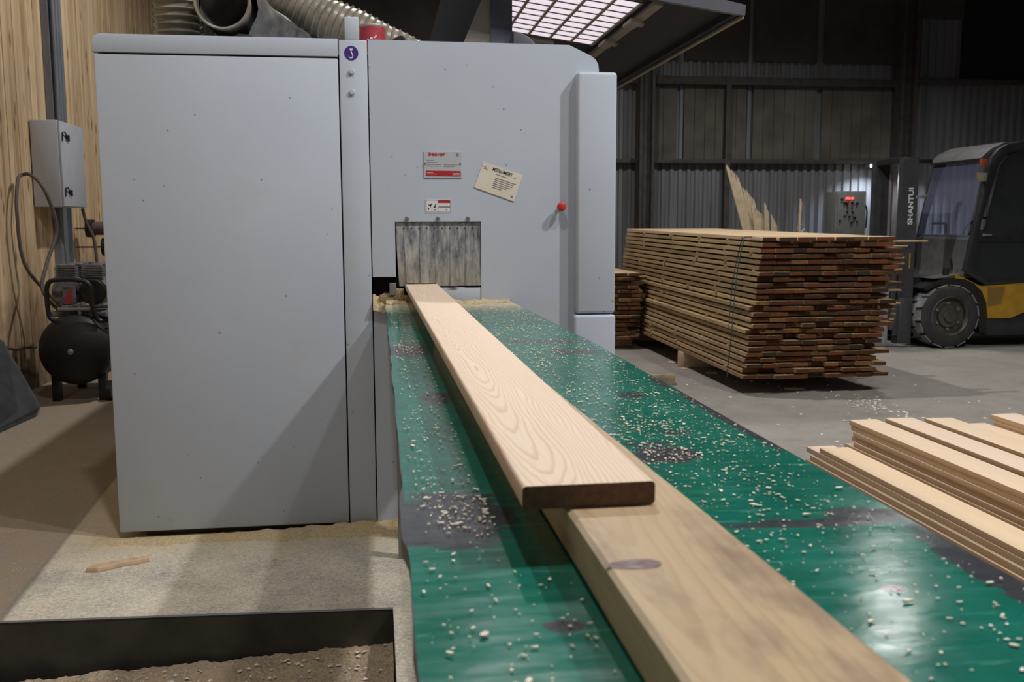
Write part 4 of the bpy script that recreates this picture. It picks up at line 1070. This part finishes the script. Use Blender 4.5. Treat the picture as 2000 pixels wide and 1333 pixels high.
# ------------------------------------------------------------------ forklift
def forklift():
    L = (6.3, 9.7, FZ); Y = 9.2
    t = thing('forklift', L, 'dark grey and yellow forklift truck facing left behind the tall lumber stack', 'forklift')
    def B(): return MB(L)
    # front wheels
    def wheel(x, z, y0, y1, r, sgn, name='wheel'):
        b = B(); m_ = y0+(y1-y0)*.5
        prof = [(r*.60, y0+.02), (r*.64, y0), (r*.80, y0-.004), (r*.93, y0+.012), (r*.965, y0+.04), (r*.965, y1-.04), (r*.93, y1-.012), (r*.80, y1), (r*.6, y1)]
        if sgn < 0: prof = prof
        b.lathe(prof, (x, 0, z), 'y', 40, False); wo = b.build(name, 'rubber', t)
        b = B(); nb = 15
        for i in range(nb):
            a = 2*PI*i/nb
            for s0, s1, sh in ((y0+.016, m_+.012, 0), (m_-.012, y1-.016, .5)):
                a0 = a+sh*2*PI/nb; vs = []
                for rr in (r*.955, r*.99):
                    for aa, yy in ((a0, s0), (a0+.32, s0), (a0+.37, s1), (a0+.05, s1)): vs.append(b.bm.verts.new((x+rr*math.cos(aa), yy, z+rr*math.sin(aa))))
                for q_ in ((0, 1, 2, 3), (4, 5, 6, 7), (0, 1, 5, 4), (1, 2, 6, 5), (2, 3, 7, 6), (3, 0, 4, 7)): b.bm.faces.new([vs[i_] for i_ in q_])
        b.build('tread', 'rubber_dusty', wo, 0)
        b = B(); b.lathe([(r*.62, y0+.06), (r*.63, y0+.004), (r*.60, y0-.002), (r*.57, y0+.01), (r*.54, y0+.06), (r*.36, y0+.065), (r*.34, y0+.03), (r*.20, y0+.025), (r*.18, y0+.0), (r*.05, y0-.004)], (x, 0, z), 'y', 40); b.build('rim', 'hub', wo)
        for k_ in range(6):
            a = k_*PI/3+.55; b = B(); b.lathe([(.021, .03), (.021, .0), (.012, -.01), (.004, -.012)], (x+r*.40*math.cos(a), y0+.05, z+r*.40*math.sin(a)), 'y', 6); b.build('wheel_nut', 'nut', wo)
        return wo
    wheel(5.845, .308, 9.17, 9.43, .336, 1); wheel(5.845, .308, 10.05, 10.31, .336, -1); wheel(7.75, .24, 9.25, 9.45, .268, 1)
    # chassis
    b = B(); b.prism([(5.90, .745), (6.19, .615), (6.24, .62), (6.67, .645), (7.5, .66), (7.5, .40), (6.69, .335), (6.535, .276), (6.285, .278), (6.262, .44), (6.20, .56), (6.11, .645), (6.0, .692), (5.90, .70)], 'y', Y, Y+.10); ch = b.build('side_panel', 'forklift_yellow', t)
    b = B(); b.prism([(6.25, .60), (6.47, .60), (6.445, .40), (6.262, .40)], 'y', Y-.012, Y-.001)
    b.bm.free()
    b = B(); b.prism([(6.262, .606), (6.455, .606), (6.42, .43), (6.275, .41)], 'y', Y-.004, Y-.0005); o = b.build('step_recess', 'recess_shade', t);  # flat patch, darkened yellow puts the recess's shade into the colour
    b = B(); b.prism([(5.56, .60), (5.72, .685), (5.90, .70), (6.02, .688), (6.13, .628), (6.20, .555), (6.245, .45), (6.285, .12), (6.20, .12), (6.17, .36), (6.10, .52), (6.0, .60), (5.88, .64), (5.72, .635), (5.58, .575)], 'y', Y+.002, Y+.30, .0); b.build('fender', 'black', t)
    b = B(); b.box((5.60, 9.46, .12), (6.3, 10.04, .70)); b.box((6.28, Y+.10, .12), (7.5, 10.25, .65)); b.build('chassis', 'forklift_dark', t)
    b = B(); b.prism([(6.275, .272), (6.54, .27), (6.72, .33), (7.5, .39), (7.5, .10), (6.27, .10)], 'y', Y+.012, Y+.095, .004); b.build('skirt', 'forklift_dark', t)
    b = B(); b.prism([(7.4, .22), (8.35, .30), (8.45, .9), (8.2, 1.1), (7.5, 1.1), (7.4, .66)], 'y', Y+.02, 10.28, .03); b.build('counterweight', 'forklift_yellow', t)
    # cowl in front of the cab
    b = B(); b.prism([(5.99, .70), (6.03, .76), (6.045, 1.10), (6.09, 1.14), (6.3, 1.14), (6.3, .70)], 'y', Y+.06, 10.24, .008); b.build('cowl', 'forklift_light', t)
    b = B(); b.prism([(5.66, .70), (5.96, .745), (5.99, .70), (5.9, .70)], 'y', Y+.01, Y+.28, .004); b.build('floor_plate', 'forklift_light', t)
    b = B(); b.tube(smoothpath([(5.92, 9.35, .70), (5.95, 9.36, .80), (5.93, 9.36, .90)], 4), .012, 8); b.cyl((5.86, 9.32, .71), (5.86, 9.32, .80), .03, 10); b.build('lever', 'black', t)
    # cab
    for y0, y1 in ((Y-.01, Y+.05), (10.19, 10.25)):
        b = B(); b.prism([(5.985, .77), (6.085, .77), (6.15, 1.29), (6.31, 1.86), (6.40, 1.975), (6.55, 2.01), (7.5, 2.03), (7.5, 2.10), (6.55, 2.095), (6.40, 2.075), (6.29, 2.02), (6.215, 1.93), (6.10, 1.36)], 'y', y0, y1, .010); b.build('cab_pillar', 'forklift_dark', t)
        b = B(); b.prism([(7.36, .66), (7.46, .66), (7.42, 2.03), (7.32, 2.03)], 'y', y0+.003, y1-.003); b.build('rear_pillar', 'forklift_dark', t)
    b = B(); b.prism([(6.0, .765), (6.24, .625), (6.67, .65), (7.38, .665), (7.38, .70), (6.66, .685), (6.27, .67), (6.10, .80), (6.135, 1.07), (7.38, 1.07), (7.38, 1.18), (6.20, 1.18), (6.12, 1.2)], 'y', Y-.005, Y+.03, .004); dr = b.build('door', 'forklift_dark', t)
    b = B(); b.prism([(6.105, .80), (6.27, .672), (6.66, .687), (7.37, .70), (7.37, 1.07), (6.137, 1.07)], 'y', Y+.008, Y+.014); b.build('lower_window', 'door_glass', dr)
    b = B(); b.prism([(6.19, 1.18), (7.33, 1.18), (7.33, 2.03), (6.55, 2.005), (6.42, 1.965), (6.33, 1.86)], 'y', Y+.008, Y+.014); b.build('side_window', 'door_glass', dr)
    b = B(); b.box((6.16, Y-.03, 1.135), (6.26, Y-.01, 1.155), .004); b.box((6.165, Y-.018, 1.13), (6.185, Y-.004, 1.16)); b.build('door_handle', 'steel', dr)
    b = B(); b.cyl((6.46, Y-.005, 1.12), (6.46, Y-.02, 1.12), .018, 12); b.build('door_lock', 'black', dr)
    b = B(); b.prism([(6.13, 1.93), (6.17, 1.905), (6.29, 1.99), (6.40, 2.065), (7.5, 2.09), (7.5, 2.115), (6.40, 2.095), (6.25, 2.03)], 'y', Y+.05, 10.20, .006); b.build('roof', 'forklift_light', t)
    b = B(); b.quad((6.045, Y+.06, 1.14), (6.045, 10.19, 1.14), (6.20, 10.19, 1.93), (6.20, Y+.06, 1.93)); b.build('windshield', 'windshield', t)
    b = B(); b.cyl((6.20, Y-.03, 1.87), (6.20, Y+.02, 1.87), .045, 14); b.bm.free()
    b = B(); b.box((6.085, Y-.045, 1.84), (6.16, Y-.006, 1.915), .008); b.build('turn_signal', 'orange', t)
    b = B(); b.prism([(6.04, 1.775), (6.15, 1.775), (6.14, 1.69), (6.075, 1.685)], 'y', Y-.06, Y-.015, .004); b.build('headlight', 'lens', t)
    b = B(); b.tube([(6.11, Y-.035, 1.70), (6.15, Y-.02, 1.66), (6.19, Y+.01, 1.64)], .012, 8); b.build('lamp_bracket', 'black', t)
    b = B(); b.box((6.75, 9.45, .75), (7.25, 9.95, .95), .03); b.box((7.15, 9.47, .93), (7.28, 9.93, 1.55), .04); b.build('seat', 'black', t)
    b = B(); b.tube([(6.42+.17*math.cos(a*PI/12)*.5, 9.7+.17*math.sin(a*PI/12), 1.22+.17*math.cos(a*PI/12)*.6) for a in range(24)], .014, 8, closed=True); b.cyl((6.42, 9.7, 1.22), (6.25, 9.7, 1.0), .02, 10); b.build('steering_wheel', 'black', t)
    b = B(); b.tube(smoothpath([(6.10, 9.75, 1.14), (6.10, 9.75, 1.24), (6.10, 9.78, 1.265), (6.10, 10.0, 1.265)], 5), .014, 8); b.build('grab_bar', 'black', t)
    # mast
    def rail(yc, nm):
        b = B()
        b.prism([(5.35, yc-.05), (5.52, yc-.05), (5.52, yc-.02), (5.385, yc-.02), (5.385, yc+.03), (5.35, yc+.03)], 'z', FZ+.04, 1.93, .003); ro = b.build('mast_rail', 'forklift_grey', t)
        b = B(); b.prism([(5.40, yc-.015), (5.50, yc-.015), (5.50, yc+.045), (5.40, yc+.045)], 'z', FZ+.05, 1.89, .003); b.build('inner_mast', 'forklift_dark', t)
        return ro
    r1 = rail(9.40, 'near'); rail(9.96, 'far')
    b = B(); b.box((5.36, 9.36, 1.885), (5.53, 10.0, 1.945), .008); b.build('mast_crossbar', 'forklift_dark', t)
    b = B(); b.box((5.38, 9.42, .62), (5.44, 9.94, .70), .006); b.build('mast_crossbar', 'forklift_dark', t)
    b = B(); b.box((5.42, 9.36, 1.88), (5.68, 9.44, 1.925), .006); b.build('top_bracket', 'black', t)
    text_part('mast_lettering', 'SHANTUI', .074, (5.475, 9.349, 1.255), PI/2, 'white_print', r1, L, .375, .0, .0025)
    b = B(); b.box((5.46, 9.347, .80), (5.475, 9.3495, .96)); b.build('yellow_mark', 'forklift_yellow', r1)
    b = B(); b.box((5.30, 9.33, .88), (5.345, 9.40, 1.12)); b.bm.free()
    b = B(); b.box((5.50, 9.345, 1.52), (5.64, 9.375, 1.55), .004); b.box((5.58, 9.34, 1.535), (5.66, 9.38, 1.56), .003); b.build('cylinder_clip', 'steel', t)
    for yc in (9.445, 9.90):
        b = B(); b.cyl((5.53, yc, .1), (5.53, yc, 1.8), .022, 12); b.build('lift_cylinder', 'steel', t)
    # carriage and forks
    b = B(); b.box((5.27, 9.32, .16), (5.325, 10.05, .25), .005); b.box((5.27, 9.32, .56), (5.325, 10.05, .64), .005)
    for y in (9.33, 9.68, 10.0): b.box((5.275, y, .2), (5.32, y+.04, 1.05), .004)
    b.box((5.325, 9.44, .2), (5.349, 9.5, .6)); b.build('carriage', 'forklift_grey', t)
    for y in (9.36, 9.85):
        b = B(); b.prism([(5.265, FZ+.02), (5.265, .58), (5.222, .58), (5.222, .08), (5.19, .05), (4.22, FZ+.035), (4.22, FZ+.022)], 'y', y, y+.11, .004); b.build('fork', 'fork_steel', t)
    b = B(); b.box((5.30, 9.325, .10), (5.355, 9.345, .48), .004); b.box((5.355, 9.32, .02), (5.50, 9.347, .50), .004); b.build('mast_guard', 'forklift_grey', t)
plain('recess_shade', (.20, .12, .02), .6); plain('fork_steel', (.33, .33, .38), .4, .5)
forklift()

# ------------------------------------------------------------------ control cabinet and wall lamps at the back
def back_things():
    L = (5.88, 11.6, FZ); y = 11.5
    t = thing('control_cabinet', L, 'grey control cabinet with glowing red indicator lights behind the stack', 'cabinet')
    MB(L).box((5.70, y, FZ), (6.10, y+.30, 1.665), .012).build('cabinet_body', 'cabinet_grey', t)
    MB(L).box((5.715, y-.018, .9), (6.085, y-.001, 1.645), .006).build('control_panel', 'cabinet_grey', t)
    for x in (5.83, 5.86, 5.905):
        MB(L).lathe([(.014, .0), (.014, -.014), (.006, -.02)], (x, y-.018, 1.575), 'y', 12).build('indicator_light', 'led_red', t, label='glowing red indicator light')
    for x, z, r in ((5.765, 1.565, .014), (5.80, 1.52, .016), (5.835, 1.52, .016), (5.90, 1.52, .016), (5.965, 1.515, .016), (5.845, 1.46, .009), (5.90, 1.455, .009), (5.84, 1.41, .012), (5.91, 1.405, .013),
                    (5.805, 1.355, .01), (5.87, 1.35, .013), (5.935, 1.34, .018), (5.745, 1.30, .014), (5.90, 1.28, .016), (5.975, 1.285, .012)):
        MB(L).lathe([(r, 0), (r, -.02), (r*.6, -.026)], (x, y-.018, z), 'y', 12).build('push_button', 'black', t)
    b = MB(L); b.box((5.745, y-.022, 1.20), (5.79, y-.018, 1.4)); b.bm.free()
    b = MB(L); b.tube(smoothpath([(6.10, y+.1, 1.52), (6.14, y+.1, 1.50), (6.17, y+.1, 1.40), (6.16, y+.1, 1.2)], 5), .01, 8); b.build('cable', 'black', t)
    for i, (x, nm) in enumerate(((7.36, 'bright white lamp on back wall left of forklift mast'), (7.90, 'wall lamp hidden behind the forklift mast'))):
        L2 = (x, 13.7, 2.1)
        t2 = thing('wall_lamp', L2, nm, 'lamp')
        b = MB(L2); b.box((x-.07, 13.58, 2.13), (x+.07, 13.72, 2.155), .006); b.box((x-.02, 13.72, 2.10), (x+.02, 14.0, 2.14)); b.build('housing', 'steel', t2)
        b = MB(L2); b.box((x-.058, 13.585, 2.088), (x+.058, 13.70, 2.13), .012, 3); b.build('diffuser', 'lamp_white', t2)
        s_ = spot('lamp_beam', (x, 13.6, 2.08), 130, 130, .8, .05, (.78, .86, 1), (x, 13.95, .6)); s_.parent = t2; s_.location = Vector((x, 13.6, 2.08))-Vector(L2)
back_things()
